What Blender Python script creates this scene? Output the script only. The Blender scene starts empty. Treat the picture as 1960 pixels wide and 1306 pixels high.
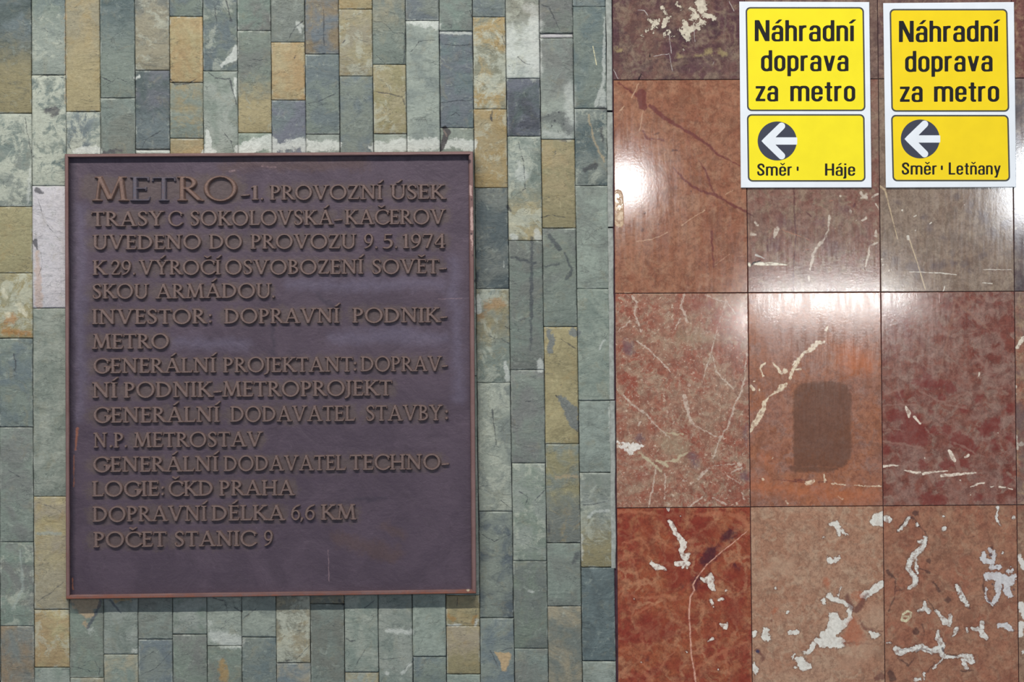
import bpy, math, random
import numpy as np
from mathutils import Matrix, Vector

# ------------------------------------------------------------------ camera, world, lights, exposure
D = 3.0            # camera to wall, metres
S = 0.001          # wall metres per photograph pixel
CZ = 1.6           # camera height
ROLL = math.radians(0.35)
scn = bpy.context.scene
COL = scn.collection
cam = bpy.data.cameras.new('camera')
cam.sensor_width = 36; cam.lens = 36 * D / 1.96
cam.clip_start = 0.05; cam.clip_end = 100
camo = bpy.data.objects.new('camera', cam); COL.objects.link(camo)
camo.matrix_world = Matrix.Translation((0, -D, CZ)) @ Matrix.Rotation(ROLL, 4, 'Y') @ Matrix.Rotation(math.pi/2, 4, 'X')
scn.camera = camo
scn.view_settings.view_transform = 'Standard'
scn.view_settings.look = 'None'
scn.view_settings.gamma = 1.0
scn.view_settings.use_curve_mapping = False
scn.view_settings.exposure = 0.07

world = bpy.data.worlds.new('station_hall'); scn.world = world; world.use_nodes = True
bg = world.node_tree.nodes['Background']
bg.inputs[0].default_value = (0.74, 0.90, 1.15, 1); bg.inputs[1].default_value = 0.26

def area(name, loc, target, sx, sy, power, col=(1, 1, 1)):
    l = bpy.data.lights.new(name, 'AREA'); l.shape = 'RECTANGLE'; l.size = sx; l.size_y = sy
    l.energy = power; l.color = col
    o = bpy.data.objects.new(name, l); COL.objects.link(o); o.location = loc
    o.rotation_euler = (Vector(target) - Vector(loc)).to_track_quat('-Z', 'Y').to_euler()
    return o
def mirror_spot(px, py, L):
    # the place at distance L before the wall that the polished wall mirrors at photo point px, py
    f = (D + L) / D
    return ((px - 980) * S * f, -L, CZ + (653 - py) * S * f)
area('ceiling_tube_lamp', (-1.5, -4.0, CZ + 4.0), (-1.5, 0, CZ), 5.0, 0.07, 390, (1.0, 0.985, 0.93))
area('near_hall_lamp', mirror_spot(1197, 354, 5.0), (0.2, 0, CZ + .3), 0.11, 0.11, 8, (1, 1, 1))
area('side_hall_lamp', mirror_spot(1990, 362, 6.0), (0.9, 0, CZ + .3), 0.26, 0.34, 26, (.9, .95, 1))
area('far_hall_lamp', mirror_spot(1588, 580, 16.0), (0.6, 0, CZ), 1.75, 0.15, 92, (1, .99, .97))

# ------------------------------------------------------------------ helpers
CR, SR = math.cos(ROLL), math.sin(ROLL)
def P(px, py, d=0.0):
    """point of the wall (d metres proud of it) that the photograph shows at px, py"""
    u = (px - 980) * S * (D - d) / D; v = (653 - py) * S * (D - d) / D
    return Vector((u * CR + v * SR, -d, CZ - u * SR + v * CR))
def lin(c):
    r = []
    for x in c[:3]:
        x = x / 255.0
        r.append(x / 12.92 if x <= 0.04045 else ((x + 0.055) / 1.055) ** 2.4)
    return (r[0], r[1], r[2], 1.0)
def link(name, mesh, parent=None, loc=None, mat=None, **props):
    o = bpy.data.objects.new(name, mesh); COL.objects.link(o)
    if loc is not None: o.location = loc
    if parent is not None:
        o.parent = parent
        o.matrix_parent_inverse = Matrix.Translation(-parent.location)
    if mat is not None and mesh is not None and not mesh.materials: mesh.materials.append(mat)
    for k, v in props.items(): o[k] = v
    return o
def mesh_from(name, verts, faces, smooth=False):
    m = bpy.data.meshes.new(name); m.from_pydata([tuple(v) for v in verts], [], faces); m.update()
    if smooth: m.polygons.foreach_set('use_smooth', [True] * len(m.polygons))
    return m

# ---- little node language
class NT:
    def __init__(s, name):
        s.mat = bpy.data.materials.new(name); s.mat.use_nodes = True
        s.t = s.mat.node_tree; s.bsdf = s.t.nodes['Principled BSDF']
        s.tc = s.t.nodes.new('ShaderNodeTexCoord').outputs['Object']
    def put(s, sock, v):
        if isinstance(v, bpy.types.NodeSocket): s.t.links.new(v, sock)
        elif v is not None:
            if hasattr(sock.default_value, '__len__'):
                if not hasattr(v, '__len__'): v = (v,) * len(sock.default_value)
                v = tuple(v)
                if len(v) < len(sock.default_value): v = v + (1,)
                sock.default_value = v[:len(sock.default_value)]
            else: sock.default_value = v
    def m(s, op, a, b=None, c=None, clamp=False):
        n = s.t.nodes.new('ShaderNodeMath'); n.operation = op; n.use_clamp = clamp
        s.put(n.inputs[0], a); s.put(n.inputs[1], b); s.put(n.inputs[2], c); return n.outputs[0]
    def v(s, op, a, b=None, out=0):
        n = s.t.nodes.new('ShaderNodeVectorMath'); n.operation = op
        s.put(n.inputs[0], a)
        if op == 'SCALE': s.put(n.inputs['Scale'], b)
        else: s.put(n.inputs[1], b)
        return n.outputs[out]
    def noise(s, vec, size, detail=3, rough=.55, dist=0, color=False):
        n = s.t.nodes.new('ShaderNodeTexNoise'); s.put(n.inputs['Vector'], vec)
        n.inputs['Scale'].default_value = 1 / size; n.inputs['Detail'].default_value = detail
        n.inputs['Roughness'].default_value = rough; n.inputs['Distortion'].default_value = dist
        return n.outputs['Color' if color else 0]
    def vor(s, vec, size, feat='DISTANCE_TO_EDGE', out='Distance'):
        n = s.t.nodes.new('ShaderNodeTexVoronoi'); n.feature = feat
        s.put(n.inputs['Vector'], vec); n.inputs['Scale'].default_value = 1 / size
        return n.outputs[out]
    def ramp(s, f, lo, hi, a=0.0, b=1.0):
        n = s.t.nodes.new('ShaderNodeMapRange'); n.interpolation_type = 'SMOOTHSTEP'
        s.put(n.inputs[0], f)
        for i, x in enumerate((lo, hi, a, b)): n.inputs[i + 1].default_value = x
        return n.outputs[0]
    def mix(s, f, a, b, mode='MIX'):
        n = s.t.nodes.new('ShaderNodeMix'); n.data_type = 'RGBA'; n.blend_type = mode
        s.put(n.inputs[0], f); s.put(n.inputs[6], a); s.put(n.inputs[7], b); return n.outputs[2]
    def bump(s, h, dist, strength=1.0):
        n = s.t.nodes.new('ShaderNodeBump'); n.inputs['Distance'].default_value = dist
        n.inputs['Strength'].default_value = strength; s.put(n.inputs['Height'], h); return n.outputs[0]
    def out(s, col, rough, spec=.5, metal=0, normal=None, **kw):
        b = s.bsdf.inputs
        s.put(b['Base Color'], col); s.put(b['Roughness'], rough); s.put(b['Specular IOR Level'], spec)
        s.put(b['Metallic'], metal)
        if normal is not None: s.put(b['Normal'], normal)
        for k, v in kw.items(): s.put(b[k.replace('_', ' ')], v)
        return s.mat

def seg_group():
    g = bpy.data.node_groups.new('capsule_distance', 'ShaderNodeTree')
    I = g.interface
    for n, t in (('P', 'NodeSocketVector'), ('A', 'NodeSocketVector'), ('BA', 'NodeSocketVector'), ('BN', 'NodeSocketVector'),
                 ('ra', 'NodeSocketFloat'), ('dr', 'NodeSocketFloat')): I.new_socket(n, in_out='INPUT', socket_type=t)
    I.new_socket('d', in_out='OUTPUT', socket_type='NodeSocketFloat')
    gi = g.nodes.new('NodeGroupInput'); go = g.nodes.new('NodeGroupOutput')
    def vm(op, a, b, out=0):
        n = g.nodes.new('ShaderNodeVectorMath'); n.operation = op; g.links.new(a, n.inputs[0])
        if b is not None: g.links.new(b, n.inputs['Scale'] if op == 'SCALE' else n.inputs[1])
        return n.outputs[out]
    pa = vm('SUBTRACT', gi.outputs[0], gi.outputs[1])
    h = vm('DOT_PRODUCT', pa, gi.outputs[3], 1)
    c = g.nodes.new('ShaderNodeClamp'); g.links.new(h, c.inputs[0]); h = c.outputs[0]
    q = vm('SUBTRACT', pa, vm('SCALE', gi.outputs[2], h))
    L = vm('LENGTH', q, None, 1)
    r = g.nodes.new('ShaderNodeMath'); r.operation = 'MULTIPLY_ADD'
    g.links.new(gi.outputs[5], r.inputs[0]); g.links.new(h, r.inputs[1]); g.links.new(gi.outputs[4], r.inputs[2])
    e = g.nodes.new('ShaderNodeMath'); e.operation = 'SUBTRACT'; g.links.new(L, e.inputs[0]); g.links.new(r.outputs[0], e.inputs[1])
    g.links.new(e.outputs[0], go.inputs[0]); return g
SEG = seg_group()

class F:
    """a coloured marking of a stone: chains of (x, y, radius) in photo pixels"""
    def __init__(s, col, chains, soft=1.0, wob=3.0, op=1.0, ws=.012, deep=0.0, frame=(0, 0, 1), rim=False):
        ox, oy, k = frame; s.col = col; s.soft = soft * S; s.wob = wob * S; s.op = op; s.ws = ws; s.deep = deep; s.rim = rim
        q = .68 if col == (58, 60, 66) else 1
        s.chains = [[(ox + x / k, oy + y / k, r * q) for x, y, r in c] for c in chains]
def hits(chain, x0, y0, x1, y1, pad):
    xs = [c[0] for c in chain]; ys = [c[1] for c in chain]; r = max(c[2] for c in chain) + pad
    return max(xs) + r > x0 and min(xs) - r < x1 and max(ys) + r > y0 and min(ys) - r < y1
def paint(nt, col, feats, box, origin, seed):
    """lay the markings whose shapes reach this stone over its colour"""
    p0 = nt.v('MULTIPLY', nt.tc, (1, 0, 1)); cache = {}; height = None
    for f in feats:
        ch = [c for c in f.chains if hits(c, *box, f.wob / S + 2)]
        if not ch: continue
        key = (f.wob, f.ws)
        if key not in cache:
            nz = nt.noise(nt.v('ADD', nt.tc, (seed * 3.7, .3, .1)), f.ws, 5, .68, 0, True)
            off = nt.v('MULTIPLY', nt.v('SUBTRACT', nz, (.5, .5, .5)), (f.wob * 6, 0, f.wob * 6))
            cache[key] = nt.v('ADD', p0, off)
        p = cache[key]; d = None
        for c in ch:
            if len(c) == 1: c = c + [(c[0][0] + .01, c[0][1], c[0][2])]
            for (x0, y0, r0), (x1, y1, r1) in zip(c, c[1:]):
                a = P(x0, y0) - origin; b = P(x1, y1) - origin; a.y = b.y = 0; ba = b - a
                n = nt.t.nodes.new('ShaderNodeGroup'); n.node_tree = SEG
                nt.put(n.inputs[0], p); nt.put(n.inputs[1], a); nt.put(n.inputs[2], ba)
                nt.put(n.inputs[3], ba / max(ba.length_squared, 1e-12))
                n.inputs[4].default_value = r0 * S; n.inputs[5].default_value = (r1 - r0) * S
                d = n.outputs[0] if d is None else nt.m('MINIMUM', d, n.outputs[0])
        if f.wob > .0009:
            d = nt.m('MULTIPLY_ADD', nt.m('SUBTRACT', nt.noise(nt.v('ADD', nt.tc, (seed, 1, 4)), f.ws * 1.1, 3, .6), .5), min(f.wob, .0035) * 3.0, d)
        if f.rim:
            col = nt.mix(nt.ramp(d, f.soft, f.soft + .0022, .55, 0), col, nt.mix(1, col, (.42, .38, .40), 'MULTIPLY'))
        k = nt.ramp(d, -f.soft, f.soft, f.op, 0.0)
        c2 = lin(f.col)
        vn = nt.noise(nt.tc, .006, 3, .6)
        cc = nt.mix(nt.ramp(vn, .35, .7), c2, [x * .8 for x in c2[:3]])
        if f.rim:
            cc = nt.mix(nt.ramp(nt.noise(nt.tc, .014, 5, .65), .5, .62, 0, .55), cc, nt.mix(.5, col, c2))
        if f.soft <= .001 and f.wob <= .0022 and f.ws >= .008:
            k = nt.m('MULTIPLY', k, nt.ramp(nt.noise(nt.v('ADD', nt.tc, (seed, 2, 1)), .007, 4, .65), .36, .54, .35, 1))
        col = nt.mix(k, col, cc)
        if f.deep:
            e = nt.m('MULTIPLY', k, -f.deep); height = e if height is None else nt.m('ADD', height, e)
    return col, height
# ------------------------------------------------------------------ slate wall
PAL = dict(G=(114,122,113), B=(99,108,109), D=(80,89,90), L=(136,142,132), Y=(153,141,108), O=(150,128,90),
           V=(134,125,95), P=(178,173,174), T=(140,133,113), W=(184,187,178), N=(108,111,104), R=(122,108,88), K=(98,102,108))
S1=(0,0,4); S2=(470,0,4); S3=(830,0,2.903); S4=(830,430,2.903); S5=(830,860,2.928); S6=(0,300,2.612); S7=(0,780,2.483)
B1=(110,1120,4.3556); B2=(510,1120,4.3556)
WH=(196,198,190); DK=(58,60,66); RUST=(150,108,66)
slate_feats = [
 # pale scrapes of mortar above the plaque
 F(WH, [[(1700,500,3),(1790,430,8),(1800,370,5)],[(1590,1000,3),(1600,1150,8)],[(1800,600,2),(1800,740,2)],[(1040,600,3),(1060,590,3)]], 1.5, 2.5, .85, frame=S1),
 F(WH, [[(1560,1170,5),(1630,1160,4)],[(560,1160,4),(700,1150,8),(760,1160,6)],[(1830,1150,8),(1900,1130,12),(1960,1120,10)]], 2, 4, .8, frame=S1),
 F(WH, [[(0,1140,8),(80,1110,12),(185,1090,14)],[(210,1150,5),(300,1120,8),(440,1090,10)],[(460,1130,8),(560,1120,10),(700,1110,8)],
        [(980,1130,8),(1080,1125,9),(1210,1100,12)],[(1240,1060,5),(1250,1120,10),(1440,1100,12)],[(1500,1110,6),(1600,1100,8),(1730,1110,11)],[(1250,170,3),(1470,190,8)]], 2.5, 5, .75, frame=S2),
 F(WH, [[(1480,250,2),(1720,258,3)],[(440,200,2),(400,180,5),(420,240,4)]], 1.5, 2, .6, frame=S2),
 F((188,160,120), [[(1540,130,2),(1545,600,3)],[(500,20,1.5),(500,800,1)]], 1, 2, .5, frame=S1),
 F((212,208,200), [[(500,30,4),(560,60,10),(570,400,8)]], 6, 5, .4, frame=S3),
 F(WH, [[(560,140,14),(540,260,16),(560,400,14)],[(430,160,8),(430,300,7)]], 7, 5, .55, frame=S3),
 F(WH, [[(755,480,8),(760,700,10)],[(620,740,6),(750,760,8)]], 7, 4, .5, frame=S3),
 F((52,52,58), [[(640,640,1.6)],[(670,670,1.4)],[(700,620,1.6)],[(655,700,1.4)],[(720,690,1.6)],[(690,730,1.4)],[(530,620,1.6)],[(480,600,1.4)],[(520,710,2)]], 1, 2, .8, frame=S3),
 F((52,52,60), [[(610,660,9),(700,650,12),(750,720,10)],[(500,560,10),(570,690,11),(460,690,7)],[(430,520,4),(440,740,5)]], 7, 5, .55, .006, frame=S3),
 F((215,205,165), [[(885,258,.9),(905,360,.9)]], .6, .2, .95, frame=S3),
 F(WH, [[(480,960,10),(500,980,9)],[(470,900,3),(500,1000,3)]], 4, 3, .5, frame=S3),
 F(WH, [[(940,500,4),(940,590,8)],[(950,100,2),(945,450,3),(900,590,3)]], 2, 2, .6, frame=S3),
 F((170,150,118), [[(860,640,1.5),(890,780,2),(950,900,1.5)]], 1.5, 2, .6, frame=S3),
 F((48,46,52), [[(925,600,3),(970,610,5)],[(930,720,3),(940,790,2)],[(850,940,6),(890,920,7)]], 3, 3, .7, frame=S3),
 F((62,56,58), [[(1500,1150,3),(1520,1080,5),(1545,1010,6),(1525,985,4)]], 1.2, 1.5, .9, deep=.8, frame=S2),
 F((120,104,96), [[(1520,1000,1.5),(1540,1040,2)]], 1, 1, .8, frame=S2),
 F(DK, [[(0,0,1),(0,1,1)]], 1, 1),
 # cracks and splits
 F(DK, [[(770,590,1.2),(860,630,1.2),(900,600,1),(980,630,1)],[(1600,560,1.5),(1650,600,1.5),(1760,610,2),(1810,800,1.2)],[(1300,610,1.5),(1340,645,2),(1440,640,2),(1500,610,1.2)],
        [(280,600,1.2),(340,575,1.6),(430,575,1.6),(500,605,1.2)],[(1730,0,1.2),(1750,80,2),(1770,160,3)],[(1640,30,1),(1660,180,1)],[(1090,1130,.8),(1120,1070,1),(1230,1005,.8)],[(190,900,1),(215,1050,1),(240,1170,1)],
        [(1700,1000,.8),(1770,1080,.8),(1790,1160,.8)],[(520,1100,.8),(550,1170,.8)]], .9, 1.2, .75, deep=.5, frame=S1),
 F((64,58,66), [[(790,1175,3),(860,1160,4),(920,1150,3)],[(360,850,6),(430,850,7),(400,890,4)]], 2.5, 3, .7, frame=S1),
 F(DK, [[(445,160,1.2),(380,210,1),(320,320,.8)],[(470,800,1),(560,780,1.2),(690,715,1.2)],[(990,705,1),(1080,715,1.4),(1200,745,2)],[(1200,745,1.2),(1220,800,1.2)],[(980,165,1),(1060,175,1),(1130,250,1),(1210,260,1)],
        [(600,80,1.2),(600,350,1)],[(1490,790,1.6),(1600,775,1.4),(1730,768,1)],[(1500,340,1),(1640,352,1),(1720,340,1)],[(1580,880,1),(1610,865,1.3),(1640,885,1)],[(1270,400,.8),(1330,320,.8),(1450,310,.7)],
        [(380,430,1.5),(376,445,1.5)],[(745,330,1.5),(760,310,1.5)],[(60,460,1),(170,462,1)],[(1220,250,.8),(1215,480,1.4)],[(1000,430,.8),(1070,490,.8)],[(1720,80,1.4),(1730,130,1.4)],[(1885,850,1.5),(1885,930,1.6)]], .9, 1.2, .75, deep=.5, frame=S2),
 F(DK, [[(600,30,1),(640,40,1.6),(660,80,1.2),(700,165,1)],[(470,320,1),(510,355,1.2),(545,360,.8)],[(470,790,.8),(500,900,1),(510,1050,1),(440,1100,1)],[(410,1150,5),(425,1170,3)],[(315,640,2.4),(325,670,2)],
        [(380,200,1),(392,240,1)],[(600,1210,1),(660,1195,1.2),(730,1210,1)],[(700,780,1.2),(740,785,2)]], .9, 1.4, .75, deep=.4, frame=S3),
 F((60,64,70), [[(545,70,2),(545,240,3),(542,500,3),(540,700,1.5)],[(480,530,2.5),(510,520,2)],[(430,180,2.5),(560,215,3)],[(245,270,3),(240,310,3)],[(640,60,4),(700,140,4)],[(730,160,2),(770,260,3),(740,300,4)],[(620,230,2),(700,215,2)]], 2, 2.4, .7, frame=S4),
 F(DK, [[(315,620,1),(345,640,1),(340,665,1)],[(345,640,1),(380,635,1),(420,665,1)],[(400,570,.8),(440,590,.8)],[(710,640,1),(790,690,1.5)],[(680,950,2),(740,1020,1.5),(800,1150,1.5)],[(510,985,1.5),(540,983,1)],[(325,1030,2.5),(330,1080,1.3),(350,1220,1)]], .9, 1.4, .75, deep=.5, frame=S4),
 F((110,114,112), [[(640,590,6),(660,640,6),(640,710,5)],[(705,960,5),(760,1040,13),(790,1120,8)],[(780,600,10)]], 2, 4, .9, frame=S4),
 F((150,116,76), [[(300,450,8),(370,440,10)],[(270,500,6),(260,520,6)]], 6, 6, .7, frame=S4),
 F(WH, [[(245,400,4),(250,480,6)],[(590,760,6),(595,800,7)],[(435,60,5),(450,70,6)],[(570,40,6),(580,70,7)],[(985,200,3),(985,560,2)],[(990,900,3),(985,960,3)],[(985,1000,3),(985,1200,3)],[(950,640,1.5),(920,690,1.5)],[(400,770,4),(410,860,5)],[(385,200,1),(392,230,1)]], 2, 2.5, .65, frame=S4),
 F((172,150,116), [[(690,160,3),(760,150,3),(810,155,3)]], 2, 3, .5, frame=S5),
 F((58,58,66), [[(780,640,3),(810,590,6)],[(485,620,2.5)],[(640,400,1),(650,470,1.6)]], 3, 2, .6, frame=S5),
 F(DK, [[(480,240,1),(530,270,1.2),(520,300,.8)],[(620,235,1.2),(570,290,1.2)],[(260,210,.8),(320,205,.8)],[(270,480,.8),(340,520,.8),(430,480,.8)],[(380,1130,1),(440,1115,1)],[(840,315,1.2),(900,310,1),(980,290,1)],[(320,1130,1.2),(360,1220,1.2)],[(380,290,.8),(430,330,.8)]], .9, 1.2, .7, deep=.4, frame=S5),
 F(WH, [[(1005,0,3),(1010,500,3),(1010,640,2)],[(870,380,3),(900,350,2),(980,345,3)],[(830,480,2),(830,620,2)],[(240,960,1.5),(230,990,1.5)],[(100,985,1.5),(160,985,1.5)],[(540,795,3),(560,800,2)]], 2, 2, .55, frame=S5),
 F((186,158,118), [[(350,1140,3),(400,1170,12),(400,1230,5)]], 2, 3, .85, frame=S5),
 # left edge
 F((56,56,60), [[(175,425,4),(185,460,2)],[(185,170,5),(210,180,3)],[(70,990,1.2),(80,1050,1),(75,1070,1)],[(165,0,1)]], 1.5, 2, .8, deep=.5, frame=S6),
 F((178,146,124), [[(185,480,4),(190,600,6),(195,740,8)]], 3, 3, .5, frame=S6),
 F(DK, [[(190,210,.8),(220,320,.8),(300,420,.6)],[(205,480,.8),(212,540,.8),(190,600,.8)]], .7, 1, .6, frame=S6),
 F((168,112,52), [[(30,830,6),(60,810,8)],[(20,870,6),(150,890,4)]], 5, 5, .6, frame=S6),
 F((206,200,176), [[(15,660,5),(30,700,4)],[(90,740,6),(130,790,5)],[(40,790,4)]], 3, 4, .6, frame=S6),
 F(WH, [[(10,245,1.5),(150,245,1.5)],[(150,60,3),(140,230,3)]], 2, 2, .5, frame=S6),
 F(DK, [[(185,455,1),(240,470,1.4),(290,495,1)],[(180,920,1),(240,885,1.2),(300,830,1)],[(370,1240,1)],[(100,660,1),(105,760,1)],[(40,300,1),(90,330,1)],[(165,460,1.2),(195,450,.8)]], .9, 1.4, .6, frame=S7),
 F((150,158,150), [[(180,600,3),(290,600,3)],[(95,680,2),(110,860,2),(60,960,2)]], 2, 2, .6, frame=S7),
 # below the plaque
 F((168,146,118), [[(120,130,5),(300,150,14)],[(180,180,10),(260,240,10)],[(230,320,4),(240,350,2)]], 2.5, 4, .8, frame=B1),
 F((70,74,84), [[(360,140,3),(320,240,3),(250,360,2)],[(440,130,3),(520,220,2),(540,240,1)]], 1.5, 2, .7, frame=B1),
 F(DK, [[(1390,130,1.2),(1420,240,1)],[(1550,285,.9),(1620,225,.9),(1660,195,.8)],[(1480,190,1.5),(1540,230,1.5)],[(110,680,1),(270,720,1)],[(310,640,1),(350,700,1),(345,760,1)],[(700,750,.8),(820,700,.8),(950,560,.8)],[(700,620,.8),(800,560,.8)],[(1300,110,2),(1380,130,2)]], .9, 1.2, .65, deep=.4, frame=B1),
 F(WH, [[(1290,420,8),(1400,460,14),(1500,480,12)],[(275,390,3),(285,370,3)],[(640,550,4),(660,540,3)],[(1270,320,4)]], 5, 5, .6, .006, frame=B1),
 F((166,130,72), [[(480,130,3),(600,125,3)],[(1370,640,6),(1390,760,8)]], 4, 4, .6, frame=B1),
 F(DK, [[(110,650,1),(250,620,.8),(360,510,1)],[(720,720,.8),(800,580,.8),(850,500,.8)],[(660,440,1),(700,470,1.4),(740,470,1)],[(610,130,3),(640,160,4)],[(820,190,1),(900,130,1)],[(1150,700,1),(1220,640,1.2)],[(950,620,.8),(1120,610,.8)],[(1590,100,1),(1590,200,.8)],[(1740,330,1),(1750,200,1)]], .9, 1.2, .65, deep=.4, frame=B2),
 F(WH, [[(1520,335,2),(1620,332,2)],[(1740,330,3),(1770,300,2)],[(1130,740,2),(1200,660,2)],[(1000,380,4),(1200,390,5)],[(1010,740,4)]], 2, 2.4, .6, frame=B2),
 F((160,120,66), [[(1520,260,4),(1560,290,5)],[(1740,260,3),(1720,310,4)]], 3, 3, .6, frame=B2),
]
COLX = [(-5,1),(60,66),(125,134),(191,199),(258,265),(324,331),(388,397),(454,463.5),(518,529.5),(583,595),(648,660.4),(712.5,725),
        (775.5,790.6),(840,855),(904,920),(967,985),(1032,1050),(1096,1115),(1159,1176)]
# each column: stones as (bottom y, colours [main, second, > lower colour], extras); w = pale mottling, k = cracks
COLS = [
 [(217,'DB>V'),(396,'LG','w6'),(523,'VV'),(648,'YV','w3'),(818,'GB'),(1038,'GN'),(1199,'NG','w1'),(1310,'NR')],
 [(144,'BG>L','w1'),(356,'LG','w7'),(590,'PP','w0'),(951,'GL'),(1167,'Y T>T'),(1278,'OY','w1'),(1320,'LG')],
 [(214,'YT>Y'),(720,'LB','w5'),(1298,'GN'),(1330,'LT')],
 [(188,'BD>G'),(720,'GN'),(1253,'GL'),(1330,'GT')],
 [(135,'NT>T','w1'),(286,'DK>B'),(295,'WW'),(1224,'NG'),(1330,'GB')],
 [(32,'GB'),(158,'OY'),(265,'VG>G'),(720,'OV'),(1215,'GL'),(1330,'GN')],
 [(136,'BG','w1'),(720,'GL'),(1237,'GL>L'),(1330,'NG')],
 [(59,'GN'),(255,'NG>Y'),(720,'GL'),(1220,'GL'),(1330,'GB')],
 [(81,'GN'),(192,'YO'),(720,'BK'),(1269.6,'YW>T','w4'),(1330,'BT')],
 [(104,'RB'),(257,'BG'),(720,'GL'),(1156,'VN'),(1330,'GN')],
 [(18,'OY'),(146,'YT','w1'),(720,'BG'),(1287,'GL'),(1330,'YL')],
 [(124,'GT>G'),(256,'YV','w1'),(720,'GL'),(1330,'GL')],
 [(40,'BG'),(720,'GL'),(1257,'GL'),(1330,'BG')],
 [(60,'GN'),(245,'BK'),(720,'LG'),(1140,'GL'),(1199,'YV'),(1291,'YT>V'),(1330,'LG')],
 [(33,'BG'),(209,'YO','w5'),(360,'YO','w1'),(553,'DN'),(733,'VG>G','w1'),(979,'GL','w1'),(1183.5,'DG'),(1330,'BG')],
 [(150,'TL>W','w3'),(261,'DK'),(461,'GL>Y','w3'),(708,'GN'),(887,'NG'),(1074,'LG','w1'),(1242,'GN'),(1330,'GN')],
 [(64,'GN'),(73,'WP'),(267,'NG>L'),(437,'YV>V'),(626,'NG>G'),(850,'YV'),(1040,'VG>N'),(1161,'GN'),(1330,'TN')],
 [(13,'GB'),(208,'BG'),(356,'DG','w1'),(553,'GL'),(767,'GL'),(905,'GL'),(1086.5,'LG>V','w1'),(1266,'BD'),(1330,'GL')],
]
def stone_mesh(q, origin, front, rnd):
    """q: corners tl, tr, br, bl in px; a riven stone with chamfered, slightly wandering edges"""
    h = q[3][1] - q[0][1]
    us = [0, .045, .35, .65, .955, 1]; nz = max(2, int(h / 34)); e = min(.25, 2.6 / h)
    vs = [0, e] + [e + (1 - 2 * e) * i / nz for i in range(1, nz)] + [1 - e, 1]
    verts = []; nu = len(us); nv = len(vs)
    for j, v in enumerate(vs):
        for i, u in enumerate(us):
            x = (q[0][0] * (1 - u) + q[1][0] * u) * (1 - v) + (q[3][0] * (1 - u) + q[2][0] * u) * v
            y = (q[0][1] * (1 - u) + q[1][1] * u) * (1 - v) + (q[3][1] * (1 - u) + q[2][1] * u) * v
            edge = i in (0, nu - 1) or j in (0, nv - 1)
            if edge: x += rnd.uniform(-.4, .4); y += rnd.uniform(-.4, .4)
            d = front + (-.0008 if edge else rnd.uniform(-.0005, .0005))
            verts.append(P(x, y, d) - origin)
    faces = [(j * nu + i, (j + 1) * nu + i, (j + 1) * nu + i + 1, j * nu + i + 1) for j in range(nv - 1) for i in range(nu - 1)]
    ring = [i for i in range(nu)] + [j * nu + nu - 1 for j in range(1, nv)] + [(nv - 1) * nu + i for i in range(nu - 2, -1, -1)] + [j * nu for j in range(nv - 2, 0, -1)]
    b0 = len(verts)
    for r in ring: v = verts[r].copy(); v.y = .010 - origin.y; verts.append(v)
    n = len(ring)
    faces += [(ring[k], ring[(k + 1) % n], b0 + (k + 1) % n, b0 + k) for k in range(n)]
    faces.append(tuple(range(b0 + n - 1, b0 - 1, -1)))
    m = mesh_from('slate_tile', verts, faces)
    m.polygons.foreach_set('use_smooth', [k < (nu - 1) * (nv - 1) for k in range(len(m.polygons))])
    return m
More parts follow.
